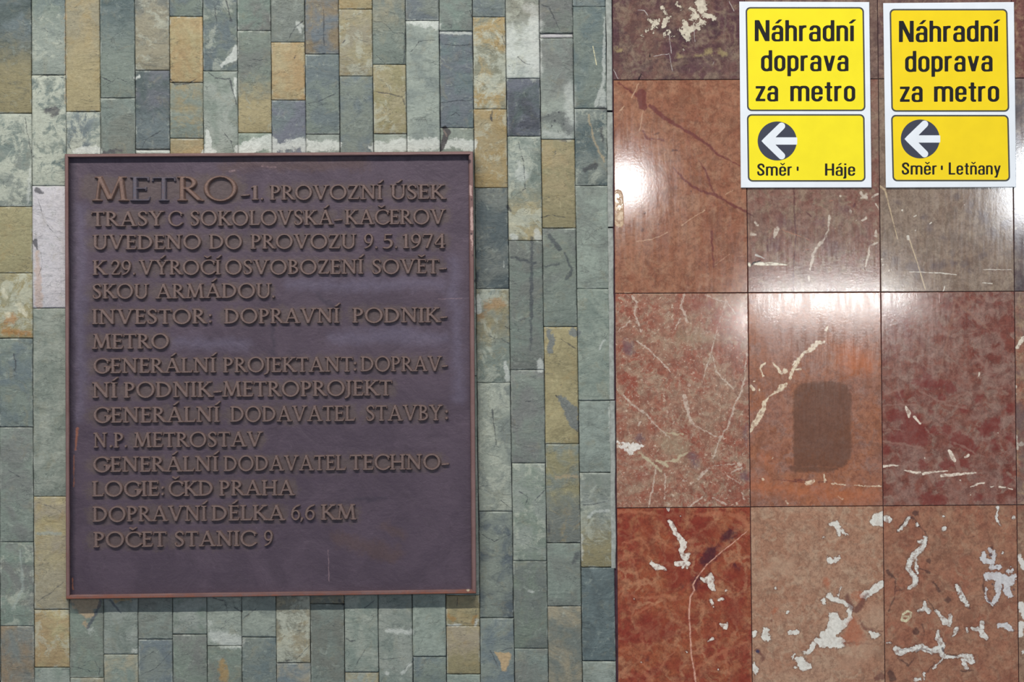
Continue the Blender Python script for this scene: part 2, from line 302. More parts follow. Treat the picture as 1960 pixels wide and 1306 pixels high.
def slate_material(code, opt, box, origin, rnd):
    nt = NT('slate'); code = code.replace(' ', '')
    low = None
    if '>' in code: code, low = code.split('>')
    jit = rnd.uniform(-5, 5)
    A, B = [tuple(max(0, c + jit + rnd.uniform(-2, 2)) for c in PAL[k]) for k in code[:2]]
    w = int(opt[1]) / 7 if opt else 0
    seed = rnd.uniform(0, 50)
    p = nt.v('ADD', nt.tc, (seed, seed * .3, -seed))
    ang = rnd.choice([0, 0, .5, -.5, 1.2, -1.1, 1.57]) + rnd.uniform(-.2, .2)
    mp = nt.t.nodes.new('ShaderNodeMapping'); nt.put(mp.inputs[0], p); mp.inputs['Rotation'].default_value = (0, ang, 0); mp.inputs['Scale'].default_value = (.35, 1, 1)
    st = mp.outputs[0]
    big = nt.noise(p, .05, 4, .6, .6); streak = nt.noise(st, .014, 6, .68, 1.2); fine = nt.noise(p, .0055, 4, .7); mid = nt.noise(p, .016, 5, .62, .8)
    col = nt.mix(nt.ramp(big, .36, .62), lin(A), lin(B))
    if low:
        C = tuple(c + jit for c in PAL[low]); h = (box[3] - box[1]) * S
        sep = nt.t.nodes.new('ShaderNodeSeparateXYZ'); nt.put(sep.inputs[0], nt.tc)
        z = nt.m('MULTIPLY_ADD', nt.m('SUBTRACT', mid, .5), .09, sep.outputs[2])
        col = nt.mix(nt.ramp(z, -h * .28, h * .12, 1, 0), col, lin(C))
    col = nt.mix(nt.ramp(streak, .5, .74, 0, .6), col, [c * .62 for c in lin(A)[:3]])
    # warm iron stain, faint, in clouds
    warm = code[0] in 'YOVR'
    col = nt.mix(nt.ramp(nt.noise(p, .03, 5, .65, 1), .52, .72, 0, .5 if warm else .3), col, lin((146, 126, 86) if warm else (132, 124, 100)))
    col = nt.mix(nt.ramp(mid, .55, .72, 0, .32), col, lin((160, 166, 154) if not warm else (180, 170, 136)))
    if w:
        wn = nt.noise(nt.v('ADD', p, (3, 1, 2)), .034, 8, .72, .5)
        col = nt.mix(nt.ramp(big, .42, .56, .8 * w, 0), col, lin((92, 104, 102)))
        col = nt.mix(nt.ramp(wn, .52 - .10 * w, .62 - .08 * w, 0, .4 + .4 * w), col, lin((174, 176, 160)))
        col = nt.mix(nt.ramp(nt.m('ABSOLUTE', nt.m('SUBTRACT', wn, .60)), 0, .012, .25 * w, 0), col, lin((92, 84, 74)))
    col = nt.mix(nt.m('MULTIPLY_ADD', nt.m('SUBTRACT', fine, .5), 1.0, .5), nt.mix(1, col, (.68, .68, .68), 'MULTIPLY'), nt.mix(1, col, (1.34, 1.34, 1.34), 'MULTIPLY'))
    # darker riven lines
    rv = nt.m('ABSOLUTE', nt.m('SUBTRACT', nt.noise(nt.v('ADD', st, (2, 8, 3)), .02, 5, .6, 1.4), .5))
    rvk = nt.m('MULTIPLY', nt.ramp(rv, .0, .014, .42, 0), nt.ramp(mid, .42, .6))
    col = nt.mix(rvk, col, nt.mix(1, col, (.5, .52, .54), 'MULTIPLY'))
    # worn paler arrises
    sp = nt.t.nodes.new('ShaderNodeSeparateXYZ'); nt.put(sp.inputs[0], nt.tc)
    hw, hh = (box[2] - box[0]) * S / 2, (box[3] - box[1]) * S / 2
    ed = nt.m('MINIMUM', nt.m('SUBTRACT', hw, nt.m('ABSOLUTE', sp.outputs[0])), nt.m('SUBTRACT', hh, nt.m('ABSOLUTE', sp.outputs[2])))
    ek = nt.m('MULTIPLY', nt.ramp(ed, .0008, .0042, 1, 0), nt.ramp(nt.noise(nt.v('ADD', p, (5, 3, 1)), .03, 5, .7), .48, .62, 0, .6))
    col = nt.mix(ek, col, lin((172, 176, 166)))
    # hair cracks: thin level lines of a warped noise, only here and there
    cn = nt.noise(nt.v('ADD', st, (7, 2, 5)), .035, 3, .6, 2.2)
    crack = nt.m('MULTIPLY', nt.ramp(nt.m('ABSOLUTE', nt.m('SUBTRACT', cn, .5)), .001, .007, 1, 0), nt.ramp(nt.noise(nt.v('ADD', p, (9, 9, 9)), .03, 2), .5, .58))
    col = nt.mix(nt.m('MULTIPLY', crack, .5), col, lin((66, 72, 74)))
    col, deep = paint(nt, col, slate_feats, box, origin, seed)
    hgt = nt.m('ADD', nt.m('MULTIPLY', streak, 1.0), nt.m('ADD', nt.m('MULTIPLY', fine, .28), nt.m('MULTIPLY', big, 2.2)))
    hgt = nt.m('SUBTRACT', hgt, nt.m('MULTIPLY', nt.m('ADD', crack, rvk), .25))
    if deep is not None: hgt = nt.m('ADD', hgt, deep)
    return nt.out(col, .62, .32, normal=nt.bump(hgt, .0022, .66))

def plain_material(name, rgb, rough=.8, spec=.3, size=.02, amt=.3, bump=.0006):
    nt = NT(name); n = nt.noise(nt.tc, size, 6, .65)
    c = lin(rgb)
    col = nt.mix(nt.ramp(n, .3, .7), [x * (1 - amt) for x in c[:3]], [min(1, x * (1 + amt)) for x in c[:3]])
    return nt.out(col, rough, spec, normal=nt.bump(nt.noise(nt.tc, size * .3, 4), bump, .7))
mortar_dark = plain_material('joint_mortar', (44, 46, 52), .9, .1)
mortar_pale = plain_material('pale_mortar', (148, 150, 143), .85, .2, .012, .25)

def wall_slab(name, x0, y0, x1, y1, front, mat, label):
    o = (P((x0 + x1) / 2, (y0 + y1) / 2))
    vs = []
    for d in (front, -.12):
        for x, y in ((x0, y0), (x1, y0), (x1, y1), (x0, y1)):
            v = P(x, y, 0) - o; v.y = -d; vs.append(v)
    fs = [(3, 2, 1, 0), (4, 5, 6, 7), (0, 1, 5, 4), (1, 2, 6, 5), (2, 3, 7, 6), (3, 0, 4, 7)]
    return link(name, mesh_from(name, vs, fs), None, o, mat, kind='structure', label=label)
R = random.Random(7)
XL, YT, YB = -330, -330, 1640
wall_left = wall_slab('wall_left', XL, YT, 1172, YB, -.006, mortar_dark, 'wall clad in upright grey green and tan slate tiles')
def colx(i, y):
    a, b = COLX[i]; return a + (b - a) * y / 1306
def add_stone(q, code, opt, rnd, front=None):
    cx = sum(c[0] for c in q) / 4; cy = sum(c[1] for c in q) / 4; o = P(cx, cy)
    front = rnd.uniform(-.0012, .0012) if front is None else front
    box = (min(q[0][0], q[3][0]), q[0][1], max(q[1][0], q[2][0]), q[3][1])
    mat = slate_material(code, opt, box, o, rnd)
    link('slate_tile' if code[0] != 'W' else 'mortar_filler', stone_mesh(q, o, front, rnd), wall_left, o, mat)
CODES = ['GL', 'GN', 'BG', 'BD', 'YT', 'GB', 'NG', 'YV', 'GL', 'GT']
def run_random(i0, xf, y0, y1, rnd):
    """stones past the edge of the photograph"""
    y = y0
    while y < y1 - 20:
        h = rnd.choice([110, 140, 165, 190, 215, 245]); b = min(y1, y + h)
        if y1 - b < 60: b = y1
        q = [(xf(0, y) + .9, y + .9), (xf(1, y) - .9, y + .9), (xf(1, b) - .9, b - .9), (xf(0, b) + .9, b - .9)]
        add_stone(q, rnd.choice(CODES), '', rnd); y = b
for i, col in enumerate(COLS):
    rnd = random.Random(100 + i)
    xf = lambda k, y, i=i: colx(i + k, y)
    g = .5
    first_h = {0: 217, 1: 144, 2: 214}.get(i)
    # top stones run on above the frame, bottom ones below it
    y = -rnd.randint(40, 120)
    run_random(i, xf, YT, y, rnd)
    for k, spec in enumerate(col):
        y1 = spec[0]; opt = spec[2] if len(spec) > 2 else ''
        if k == len(col) - 1: y1 = 1306 + rnd.randint(30, 120)
        l, r = xf(0, (y + y1) / 2), xf(1, (y + y1) / 2)
        gh = rnd.uniform(.15, .6); g = rnd.uniform(.3, .7)
        ex = 3.4 if i == 17 and y > 1080 else 0
        q = [(xf(0, y) + g, y + gh), (xf(1, y) - g + ex, y + gh), (xf(1, y1) - g + ex, y1 - gh), (xf(0, y1) + g, y1 - gh)]
        add_stone(q, spec[1], opt, rnd, front=-.003 if spec[1][0] == 'W' else None); y = y1
    run_random(i, xf, y, YB, rnd)
for i in range(-5, 0):
    rnd = random.Random(200 + i)
    run_random(i, lambda k, y, i=i: -5 + 65 * (i + 1 + k) - 65 + (6 * y / 1306), YT, YB, rnd)
# pale mortar fillet between slate and marble
def strip(name, pts, w0, w1, front, mat, parent, rnd):
    o = P(pts[len(pts) // 2][0], pts[len(pts) // 2][1]); vs = []; n = len(pts)
    for x, y in pts:
        a = x - w0 + rnd.uniform(-.6, .6); b = x + w1 + rnd.uniform(-.5, .5)
        for xx, d in ((a, -.008), (a, front - .0012), (a + 1.5, front), (b - 1.5, front), (b, front - .0012), (b, -.008)): vs.append(P(xx, y, d) - o)
    fs = [(j * 6 + i, j * 6 + 6 + i, j * 6 + 7 + i, j * 6 + 1 + i) for j in range(n - 1) for i in range(5)]
    fs += [(5, 4, 3, 2, 1, 0), tuple((n - 1) * 6 + i for i in range(6))]
    return link(name, mesh_from(name, vs, fs), parent, o, mat)
rs = random.Random(4)
strip('mortar_fillet', [(1164.5 + 10.5 * y / 1306 + rs.uniform(-.4, .4), y) for y in list(range(YT, 205, 26)) + [211]], 4.6, 6.2, .0006, mortar_pale, wall_left, rs)
strip('mortar_fillet', [(1165 + 9.5 * y / 1306 + rs.uniform(-.4, .4), y) for y in list(range(215, 430, 24)) + [434]], 4.6, 6.0, .0002, mortar_pale, wall_left, rs)
strip('mortar_fillet', [(1165 + 9.5 * y / 1306 + rs.uniform(-.4, .4), y) for y in list(range(437, 755, 25)) + [765]], 4.2, 5.6, .0006, mortar_pale, wall_left, rs)
strip('mortar_fillet', [(1165.5 + 9.5 * y / 1306 + rs.uniform(-.4, .4), y) for y in list(range(767, 1080, 25)) + [1088]], 4.0, 5.6, .0008, mortar_pale, wall_left, rs)
# ------------------------------------------------------------------ marble wall
M1=(1160,140,2.968); M2=(1420,340,3.628); M3=(1160,540,2.84); M4=(1420,680,3.63); M5=(1160,950,3.6675); M6=(1420,950,3.63)
M7=(1160,0,6.529); M8=(1400,360,5.937); M9=(1660,360,5.937)
WT=(222,214,204); CR_=(226,200,176); DR=(96,44,40); PK=(190,150,132)
mf = {}
mf['01'] = [
 F((60,40,48), [[(850,50,9),(900,110,8)],[(640,330,8),(900,450,10),(1000,470,7)],[(1230,330,7),(1360,300,8),(1380,420,6)],[(400,170,7)],[(150,380,3),(240,430,4)],[(490,780,3),(640,770,2)],[(880,740,1),(1040,745,1),(1260,725,1.2)],[(700,970,1.5),(760,965,4),(840,975,2)]], 5, 6, .55, frame=M7),
 F((212,200,178), [[(725,120,5),(730,170,3)],[(800,210,3),(740,270,6),(710,330,3)],[(640,260,3),(610,310,5),(560,350,2)],[(530,250,2),(570,280,2)],[(880,40,2),(950,100,2)],[(1180,20,8),(1200,110,9)],[(1110,200,7),(1080,230,5)],
     [(1240,180,4),(1330,210,5),(1340,240,4)],[(1180,250,5),(1230,290,5)],[(970,290,4),(990,330,6),(1010,400,8),(1020,480,6)],[(1060,360,6),(1150,330,5)],[(920,370,3),(960,400,4)],[(790,400,2),(730,435,2)],[(1060,110,3),(1090,140,4)],[(500,390,1.5),(520,380,1.5)],[(455,445,2)],[(590,410,1.5)],[(975,630,3)],[(820,440,2)]], 1.2, 4.5, .95, .008, frame=M7, rim=True),
 F((178,160,110), [[(1240,650,4),(1300,645,4)],[(1420,640,2),(1490,680,3)],[(120,620,2),(180,640,3)],[(900,690,2),(940,700,2)],[(1120,700,1.5),(1190,690,2)]], 4, 4, .55, frame=M7),
 F((200,190,184), [[(790,420,.6),(800,560,.6),(820,660,.8)],[(600,700,.6),(790,670,.7)],[(795,680,.6),(830,890,.6)],[(80,840,.6),(150,980,.6)],[(1100,380,.5),(1110,520,.5)],[(1540,20,.6),(1600,140,.6)],[(1350,770,.7),(1340,800,.7)],[(400,125,.6),(480,130,.8),(520,190,.8)]], .6, .8, .7, frame=M7),
 F((28,22,26), [[(548,665,1),(548,710,1.2)],[(440,930,1),(400,1000,2)]], .8, .6, .9, frame=M7)]
mf['11'] = [
 F((104,50,48), [[(70,55,1.5),(150,110,1.5),(210,140,6)],[(200,120,9),(210,190,7)],[(250,185,3),(300,230,4),(390,290,3),(440,320,2),(500,355,3),(570,400,2.5),(630,460,2.2),(700,495,1.2),(760,525,1.5)],
     [(385,540,1.4),(430,590,2),(480,635,2.2),(540,670,2),(620,690,3),(700,740,2.4),(790,785,2.5),(830,800,2)],[(530,500,1),(570,560,1.6),(590,630,1.6),(620,690,1.6)],[(210,330,2),(230,370,2),(330,380,1)],[(600,900,1.5),(610,1100,1.5)]], 1.6, 1.8, .8, frame=M1),
 F((80,48,42), [[(280,350,1.8),(300,340,1.4)],[(380,440,1.8),(405,440,1.4)],[(220,795,2.4)],[(205,890,3)],[(300,860,1)],[(480,670,2)]], 1.2, 1.5, .7, frame=M1),
 F((196,158,128), [[(185,60,1.2),(145,140,1.2)],[(100,190,1),(80,215,1)],[(210,210,.8),(190,330,.8)],[(430,865,1.2),(500,815,1),(560,780,.7)],[(350,905,1),(260,945,.7),(170,955,.7)],[(680,690,.8),(720,665,.6)],[(110,1250,2),(140,1250,2)],[(620,1090,.6),(700,1030,.6)]], .8, 1, .7, frame=M1),
 F((190,160,124), [[(68,690,9),(70,760,9.5),(75,850,9)]], 1.0, 1, .95, .03, deep=.3, frame=M1)]
mf['12'] = [
 F((206,190,172), [[(1115,320,2),(1112,370,2.6),(1095,490,1.2),(1060,580,1.2),(1015,620,4),(960,690,1.8),(935,750,2.4),(920,830,2.2),(890,930,1)],[(500,470,2.5),(485,560,2.5),(530,460,3)],[(225,530,2.6),(280,530,2.4)],[(270,390,1.5),(300,430,1.5)],
     [(1470,60,3),(1530,110,3),(1480,110,2.5)],[(1530,70,2.5)],[(1355,265,3.6)],[(1480,370,2),(1530,345,3)],[(1660,620,1.2),(1570,660,1.5),(1560,740,1.8),(1540,800,1.8),(1520,890,1)],[(1640,480,1),(1640,530,4)],[(1590,110,1),(1660,70,2)],[(1640,180,1),(1670,240,1.6)],[(1240,95,2.4)],[(880,1000,2),(885,1050,1)],[(1420,370,1.5)]], 1, 1.6, .85, frame=M8),
 F((232,222,202), [[(200,862,3),(210,880,2.5)],[(270,858,3),(380,862,3.6),(500,862,3),(640,876,.6)]], .6, .5, 1, deep=1, frame=M8),
 F((196,190,180), [[(280,762,2),(370,800,.6)]], 1.2, .8, .9, frame=M8),
 F((30,26,26), [[(225,880,1),(250,850,2),(330,826,.8)]], .7, .5, .9, frame=M8),
 F((86,48,50), [[(712,0,.8),(715,300,1.6),(735,540,1.2),(712,800,1),(705,1180,1.6)],[(1410,180,2),(1390,210,2)],[(850,270,1),(900,320,1.6)],[(0,190,2),(150,270,2),(240,310,2)],[(415,560,1),(415,720,1)],[(1085,1080,1),(1085,1170,1)],[(1150,1170,3)]], 1.2, 1.4, .7, frame=M8),
 F((98,64,70), [[(1100,650,12),(1180,720,10)],[(590,380,12),(640,420,9)],[(960,390,6),(1030,400,5)],[(500,640,14)],[(1240,230,9),(1330,240,5)]], 8, 8, .45, frame=M8),
 F((176,120,96), [[(580,480,.8),(730,530,.8),(880,590,.8)],[(1110,150,.7),(1150,140,.7)],[(850,700,1),(910,690,.6)]], .7, .8, .7, frame=M8)]
mf['13'] = [
 F((92,78,80), [[(1300,300,8),(1350,360,8)],[(1410,480,7),(1450,540,7)],[(1560,430,8),(1600,380,6)],[(200,740,7)],[(330,820,8)],[(700,460,6)],[(650,330,5)],[(760,900,7),(860,860,6)],[(500,890,10),(600,950,8)],[(980,860,6)],[(1110,860,6)],[(1310,760,9)],[(1170,150,5),(1160,260,5)],[(1010,110,5)],[(350,160,5)],[(880,560,6)],[(1150,940,5)],[(980,730,5)]], 6, 5, .55, frame=M9),
 F((206,182,146), [[(130,-30,2),(200,20,2),(230,130,1.2),(290,370,1),(345,580,.8)],[(480,590,1),(560,820,1.1),(660,1150,1)]], .7, .4, .7, frame=M9),
 F((222,212,196), [[(463,550,2.5),(465,580,2.5)],[(395,253,1.8)],[(530,325,1),(555,310,1)],[(710,410,1),(730,395,1.2)],[(548,483,1.4)],[(245,940,1.6)],[(480,955,.7),(680,960,.9),(820,965,1.2),(1010,985,.7)],[(1310,1080,.7),(1420,1085,.8)],[(180,875,1.4)],[(160,810,1.2)],[(1320,925,.6),(1640,930,.6)],[(860,1170,1),(880,1120,1)],[(1105,190,1)]], .7, .8, .85, frame=M9)]
mf['21'] = [
 F((206,186,168), [[(140,75,2),(165,110,2.6),(155,180,1.6),(180,240,1.6)],[(190,265,3.4)],[(425,70,1.6),(405,130,2),(430,180,2.4),(445,220,2)],[(405,200,1.6),(375,255,1.8)],[(540,70,1),(600,95,1.2),(660,110,1.2),(700,170,1.5)],[(650,110,.8),(610,240,.8),(570,390,1),(530,510,1)],[(170,320,1.4),(240,375,1.6),(300,430,1.6),(350,490,1.4)],
     [(95,620,1.8),(140,665,1.6),(210,710,2.2),(250,760,1.5),(350,850,1.2)],[(755,520,1.8),(735,600,1.4),(705,650,1.4),(690,710,2),(660,790,1.4),(620,850,1.6),(580,960,1.4)],[(770,380,1),(755,480,1.4)],[(560,1010,1.4),(500,1070,2.4),(540,1030,2.4)],[(580,1000,.7),(700,990,1)],[(725,990,4)],
     [(425,620,3),(435,660,4),(450,730,2.2),(475,780,1.6)],[(450,560,3.6)],[(333,705,3)],[(480,780,.8),(600,840,.8)],[(640,1040,.8),(720,1090,.8)],[(690,1030,1),(740,1010,1.4)],[(270,1000,.8),(260,1090,1.4),(230,1225,1.4)],[(580,400,.8),(600,490,1),(690,580,1)],[(580,1170,1.4),(650,1210,1.6)],[(440,1230,1.4),(520,1170,1)],[(320,1040,1),(320,1180,1)],[(340,1210,3)],[(60,270,.8),(130,215,1.4)],[(420,1080,3)],[(740,1150,1.2),(750,1180,1.2)],[(185,760,2),(175,780,1)]], .9, 1.8, .72, .008, frame=M3),
 F((226,218,206), [[(60,870,2),(110,885,4),(145,900,9),(190,890,4)],[(70,890,2),(140,930,4)]], 1, 3, .95, .007, frame=M3),
 F((196,182,150), [[(180,930,1.5),(260,990,2),(300,1030,2.4)],[(320,980,2),(380,970,4),(440,930,2.4)],[(330,820,2),(420,830,2)],[(280,970,2),(330,1000,2)]], 1.4, 2.6, .75, frame=M3),
 F((160,148,120), [[(350,880,20),(400,900,16)],[(400,300,10),(560,320,8)]], 14, 6, .4, frame=M3),
 F((96,80,92), [[(120,340,10),(130,380,8)],[(470,950,10),(490,1000,6)],[(180,850,8)],[(755,1060,9)],[(565,120,4)],[(760,780,3),(760,880,3)]], 6, 5, .5, frame=M3),
 F((136,44,34), [[(480,120,18),(560,120,10)],[(120,540,12)],[(200,1060,12)],[(80,730,8)],[(450,800,8)],[(600,200,10)],[(90,940,8)]], 12, 6, .4, frame=M3)]
mf['22'] = [
 F((98,66,50), [[(400,265,12),(395,750,10)],[(440,250,16),(440,740,12)],[(500,245,16),(500,730,14)],[(560,240,16),(560,740,12)],[(620,240,16),(620,735,14)],[(680,250,16),(680,730,15)],[(720,290,11),(725,700,10)],[(350,790,5),(560,795,5),(660,790,4)]], 3.5, 2.0, .72, .02, frame=M4),
 F((230,212,186), [[(600,1040,1.5),(590,1060,3)],[(570,1140,2.4),(520,1150,4.5),(470,1200,5),(430,1215,2.2),(395,1255,2),(355,1300,1.5)]], .9, 2, .95, .008, frame=M2),
 F((230,210,180), [[(420,0,2.5),(395,40,3),(360,90,3.5),(335,160,3)],[(220,55,1.5),(250,95,2.4),(275,130,1)],[(300,110,5)],[(410,95,1.4),(370,100,1.4)],[(310,200,2),(280,225,6),(250,250,2.5),(190,290,1.4),(155,325,3),(150,370,5),(125,420,5),(85,480,5.5),(60,530,2.5)],
     [(165,50,1.2),(128,90,2),(145,150,1)],[(60,215,3),(80,235,3.4)],[(85,180,1.5)],[(120,240,2)],[(500,875,3),(480,885,4),(450,890,3)],[(570,830,1.2),(580,880,1.6)],[(620,893,.8),(720,900,1)],[(780,903,1),(840,910,1.2)],[(850,912,1),(970,912,1.2)],[(145,865,2)],[(215,715,1.4)],[(310,1010,1),(320,1030,1)],[(670,980,.8),(700,1005,.8)]], .9, 1.6, .92, .008, frame=M4),
 F((78,36,44), [[(220,865,1),(440,885,1.4)],[(370,870,2),(440,870,2)],[(530,880,1.2),(590,880,1.2)],[(100,855,1),(130,860,1)],[(1210,80,1)]], 1, 1.4, .75, frame=M4),
 F((198,112,66), [[(760,40,24),(740,0,20),(860,60,18)],[(60,900,9),(500,960,10),(900,980,10)],[(160,720,8)]], 22, 8, .5, frame=M4)]
mf['23'] = [
 F((118,42,36), [[(1190,180,4),(1290,200,10),(1360,200,9),(1450,190,2)],[(1290,150,7)],[(1180,480,22),(1250,580,16),(1060,580,12)],[(1330,520,10)],[(1500,580,14),(1590,640,14)],[(1680,520,12),(1750,480,14)],[(1420,520,10)],[(1040,420,10),(1160,420,9)],[(1320,400,6)],[(1270,1000,10),(1380,1010,12)],[(1840,870,9)],[(1860,580,9)],[(1010,660,7)],[(1550,750,10),(1400,760,8)],[(1260,760,9)],[(1380,900,9)],[(1390,300,8)],[(1540,380,9)],[(1860,370,8)],[(1450,230,10)],[(1640,300,7)],[(1100,280,9)],[(1760,620,8)],[(1640,990,8)]], 4, 5, .62, .012, frame=M4),
 F((150,112,98), [[(980,350,1.5),(1100,340,2),(1220,350,2)],[(1080,240,1.5),(1110,300,1.2),(1135,350,1)],[(1230,250,1.5),(1440,350,2),(1560,370,2)],[(1380,340,2),(1560,260,2)],[(980,600,1.5),(1120,620,2),(1260,650,2)],[(1690,710,1.5),(1620,680,1.2),(1480,610,1.4)],[(1250,470,1),(1310,460,1.2)],[(1460,0,1.4),(1460,100,1.4)],[(1620,0,2),(1700,90,2)],[(1480,700,6),(1510,790,5)],[(980,520,1.4),(1100,520,1.4)],[(1270,510,1.2),(1340,570,1.2)],[(1000,270,1.6),(1090,240,2)],[(1560,900,1),(1520,940,1.4)]], 1.6, 2, .7, frame=M4),
 F((232,216,196), [[(1140,360,1.6),(1160,400,4.2),(1160,430,2)],[(1200,430,2.6),(1240,475,1.6)],[(1440,665,3),(1465,710,4.5),(1480,735,3)],[(1550,710,1.8),(1575,695,2.4)],[(985,775,2.6),(1040,765,1.6),(1090,770,.8)],[(1130,800,1.2),(1210,820,2.6),(1240,815,1.6)],[(1258,825,2.6),(1330,812,1.8),(1430,805,.6)],[(1390,838,2.6),(1500,830,2.6),(1625,817,1)],[(1590,915,.8),(1640,895,1.6),(1685,888,1.8)],[(1730,915,1.8),(1750,912,1)],[(1790,915,1.8),(1830,920,1)],[(1850,925,1),(1880,935,1.2)],[(1650,125,1.6),(1645,145,1)],[(1520,870,1.4)],[(1270,715,1.2)],[(1590,970,1)],[(1780,540,1)]], .8, 1.0, .95, .01, frame=M4),
 F((150,108,90), [[(1400,1040,1.4),(1440,1020,1.4),(1480,990,1.2),(1530,960,1.4)],[(1360,1430,1),(1480,870,2)],[(1420,1050,2),(1520,960,1.4)],[(1470,850,2),(1640,990,2),(1740,1080,1.4)],[(1560,900,1.4),(1630,830,1.2),(1670,860,1),(1710,800,1.6)]], 1.6, 1.8, .55, frame=M2),
 F((190,160,150), [[(1370,810,1.4),(1372,870,1)]], .7, .5, .8, frame=M2)]
mf['24'] = [F((222,208,188), [[(1947,665,3.5),(1958,648,4)],[(1944,740,1.5)],[(1945,835,2),(1948,860,3)],[(1955,850,5)],[(1944,755,1)]], 1, 2, .95),
            F((96,78,80), [[(1950,780,8),(1962,900,9)],[(1958,1005,6)]], 5, 4, .5)]
mf['14'] = [F((84,66,66), [[(1955,450,14),(1962,480,12)],[(1950,525,9)],[(1962,550,8)]], 8, 5, .6), F((200,190,176), [[(1945,437,2.6)],[(1962,466,2)]], 1.2, 1.5, .8)]
mf['31'] = [
 F((186,118,86), [[(85,110,3),(210,110,3),(330,120,2)],[(120,330,2),(250,300,2.6),(300,370,2)],[(250,230,2),(380,320,2),(500,390,1.4)],[(120,690,2),(280,720,2),(400,700,1.6)],[(200,830,2),(330,760,2.4),(430,790,1.6)],[(480,1090,2),(440,1130,2),(380,1200,3)],[(630,1210,2),(820,1090,3),(1000,1020,2.4)],[(830,1090,2),(860,1250,3)],[(160,1100,1.6),(230,1160,2),(300,1210,2)],[(230,900,2),(260,1040,2)],[(930,1000,1.2),(940,960,1.4)],[(180,400,1.5),(220,560,2),(240,620,1.5)],[(100,430,2),(180,410,2)],[(800,560,1),(930,660,1.4)],[(860,120,3),(960,160,6),(990,220,6)],[(640,130,3),(800,120,4)],[(380,850,1),(330,870,2)],[(90,1090,1.4),(170,1060,1.6)],[(440,700,3),(480,720,3)],[(770,900,1.5),(770,970,2)],[(880,1180,1),(830,1110,2)],[(260,1230,2),(320,1290,3)]], 2.4, 3, .5, .012, frame=M5),
 F((60,26,40), [[(830,290,8),(880,260,9)],[(700,450,11),(740,400,12),(760,380,9)],[(640,590,9),(630,640,6)],[(540,635,3)],[(905,490,4),(930,500,3)],[(290,1155,2)]], 6, 5, .75, frame=M5),
 F((126,38,28), [[(420,130,20),(500,150,14)],[(640,230,20),(760,240,14)],[(440,430,16),(520,540,18),(450,620,10)],[(300,920,26),(420,940,20)],[(120,980,14),(160,1000,10)],[(900,760,18),(920,880,16)],[(940,560,16)],[(930,1290,18)],[(130,250,14)],[(180,710,10)],[(300,250,10)],[(500,1180,10)],[(680,660,16)]], 12, 7, .5, frame=M5),
 F((232,222,208), [[(440,170,3),(455,190,4),(490,260,4),(520,300,5),(545,330,5),(530,380,5),(545,375,3)],[(560,360,2),(530,400,3),(550,430,6),(590,405,2)],[(490,475,3.5),(530,470,4),(575,470,3.5),(570,505,2)],[(575,420,3),(540,500,2)],[(320,470,3),(360,500,6),(420,515,2)],[(660,575,1.5),(700,590,4),(735,560,5),(735,610,7),(750,655,4)],[(735,735,3),(748,755,3)],[(790,730,1.5),(820,725,3.5)],[(850,660,2)],[(800,900,2),(835,920,4.5),(850,895,2)],[(720,1020,1.5),(755,1002,2.2)],[(785,1218,1.6)],[(568,1095,1.4)],[(430,55,4),(440,100,2)],[(250,1170,1)],[(525,140,1.6)],[(200,725,1.2)],[(760,780,1)]], .8, 1.8, .98, .009, frame=M5, rim=True),
 F((212,160,138), [[(995,240,.8),(890,330,1),(800,400,1),(700,490,1),(640,570,1.2),(610,625,1.4),(620,660,1.6),(590,710,1.4),(582,820,1.6),(590,960,1.4),(600,1130,1.5),(620,1230,1.6),(630,1310,1.6)]], .8, .8, .95, frame=M5)]
mf['32'] = [
 F((226,220,208), [[(615,195,2),(655,190,5),(665,220,6),(675,270,3)],[(690,240,2),(745,275,1.6)],[(600,430,4),(620,460,5),(670,430,2.6)],[(980,120,3),(940,150,8),(920,180,7),(965,190,6),(985,150,6)],[(850,690,6),(900,670,5),(930,640,7),(975,610,6)],[(825,690,2),(860,705,3)],[(565,730,5),(570,745,3)],[(690,640,1.2),(670,690,1.6)],[(610,700,6),(640,720,5),(720,740,3),(755,780,5),(750,840,5),(710,890,6)],
     [(640,830,8),(650,900,16),(620,950,12)],[(560,960,6),(590,1010,12),(680,1020,10)],[(520,1000,5),(560,1030,6)],[(500,1030,4),(480,1070,4),(430,1090,4)],[(380,1130,4),(410,1150,8),(430,1180,10),(470,1190,5)],[(350,1130,1.6),(360,1100,2)],[(370,1190,2)],[(85,950,4),(90,970,3)],[(165,930,5),(160,980,7),(185,990,4)],[(330,950,3),(385,940,4)],[(365,955,2)],[(895,950,2),(915,970,7),(950,960,3)],[(85,1170,3),(95,1220,5)],[(320,805,2.6),(310,820,1.2)],[(235,640,2)],[(570,285,1.8)]], .9, 2.6, .95, .009, frame=M6, rim=True),
 F((104,60,52), [[(870,680,3),(820,760,6),(790,800,5)],[(730,700,5),(770,790,5)],[(110,1075,5),(140,1100,3),(145,1140,4)],[(480,520,1.5)],[(200,860,2)],[(105,548,1.4)],[(700,1020,1.6),(900,1030,1)],[(930,1270,4),(970,1255,8)],[(820,860,1.6),(850,920,1.6),(980,940,1)]], 2.4, 2.4, .7, frame=M6),
 F((40,50,84), [[(110,1080,3.6)]], 1.4, 1.2, .8, frame=M6),
 F((172,92,60), [[(780,930,14),(740,980,12),(820,1000,10),(770,880,10)],[(810,700,9)],[(590,600,7)],[(230,790,5)]], 6, 5, .6, frame=M6),
 F((186,150,124), [[(920,800,16),(940,860,14)],[(300,500,16),(240,470,14)],[(860,1060,20),(720,1180,16)],[(150,560,12)]], 10, 7, .4, frame=M6)]
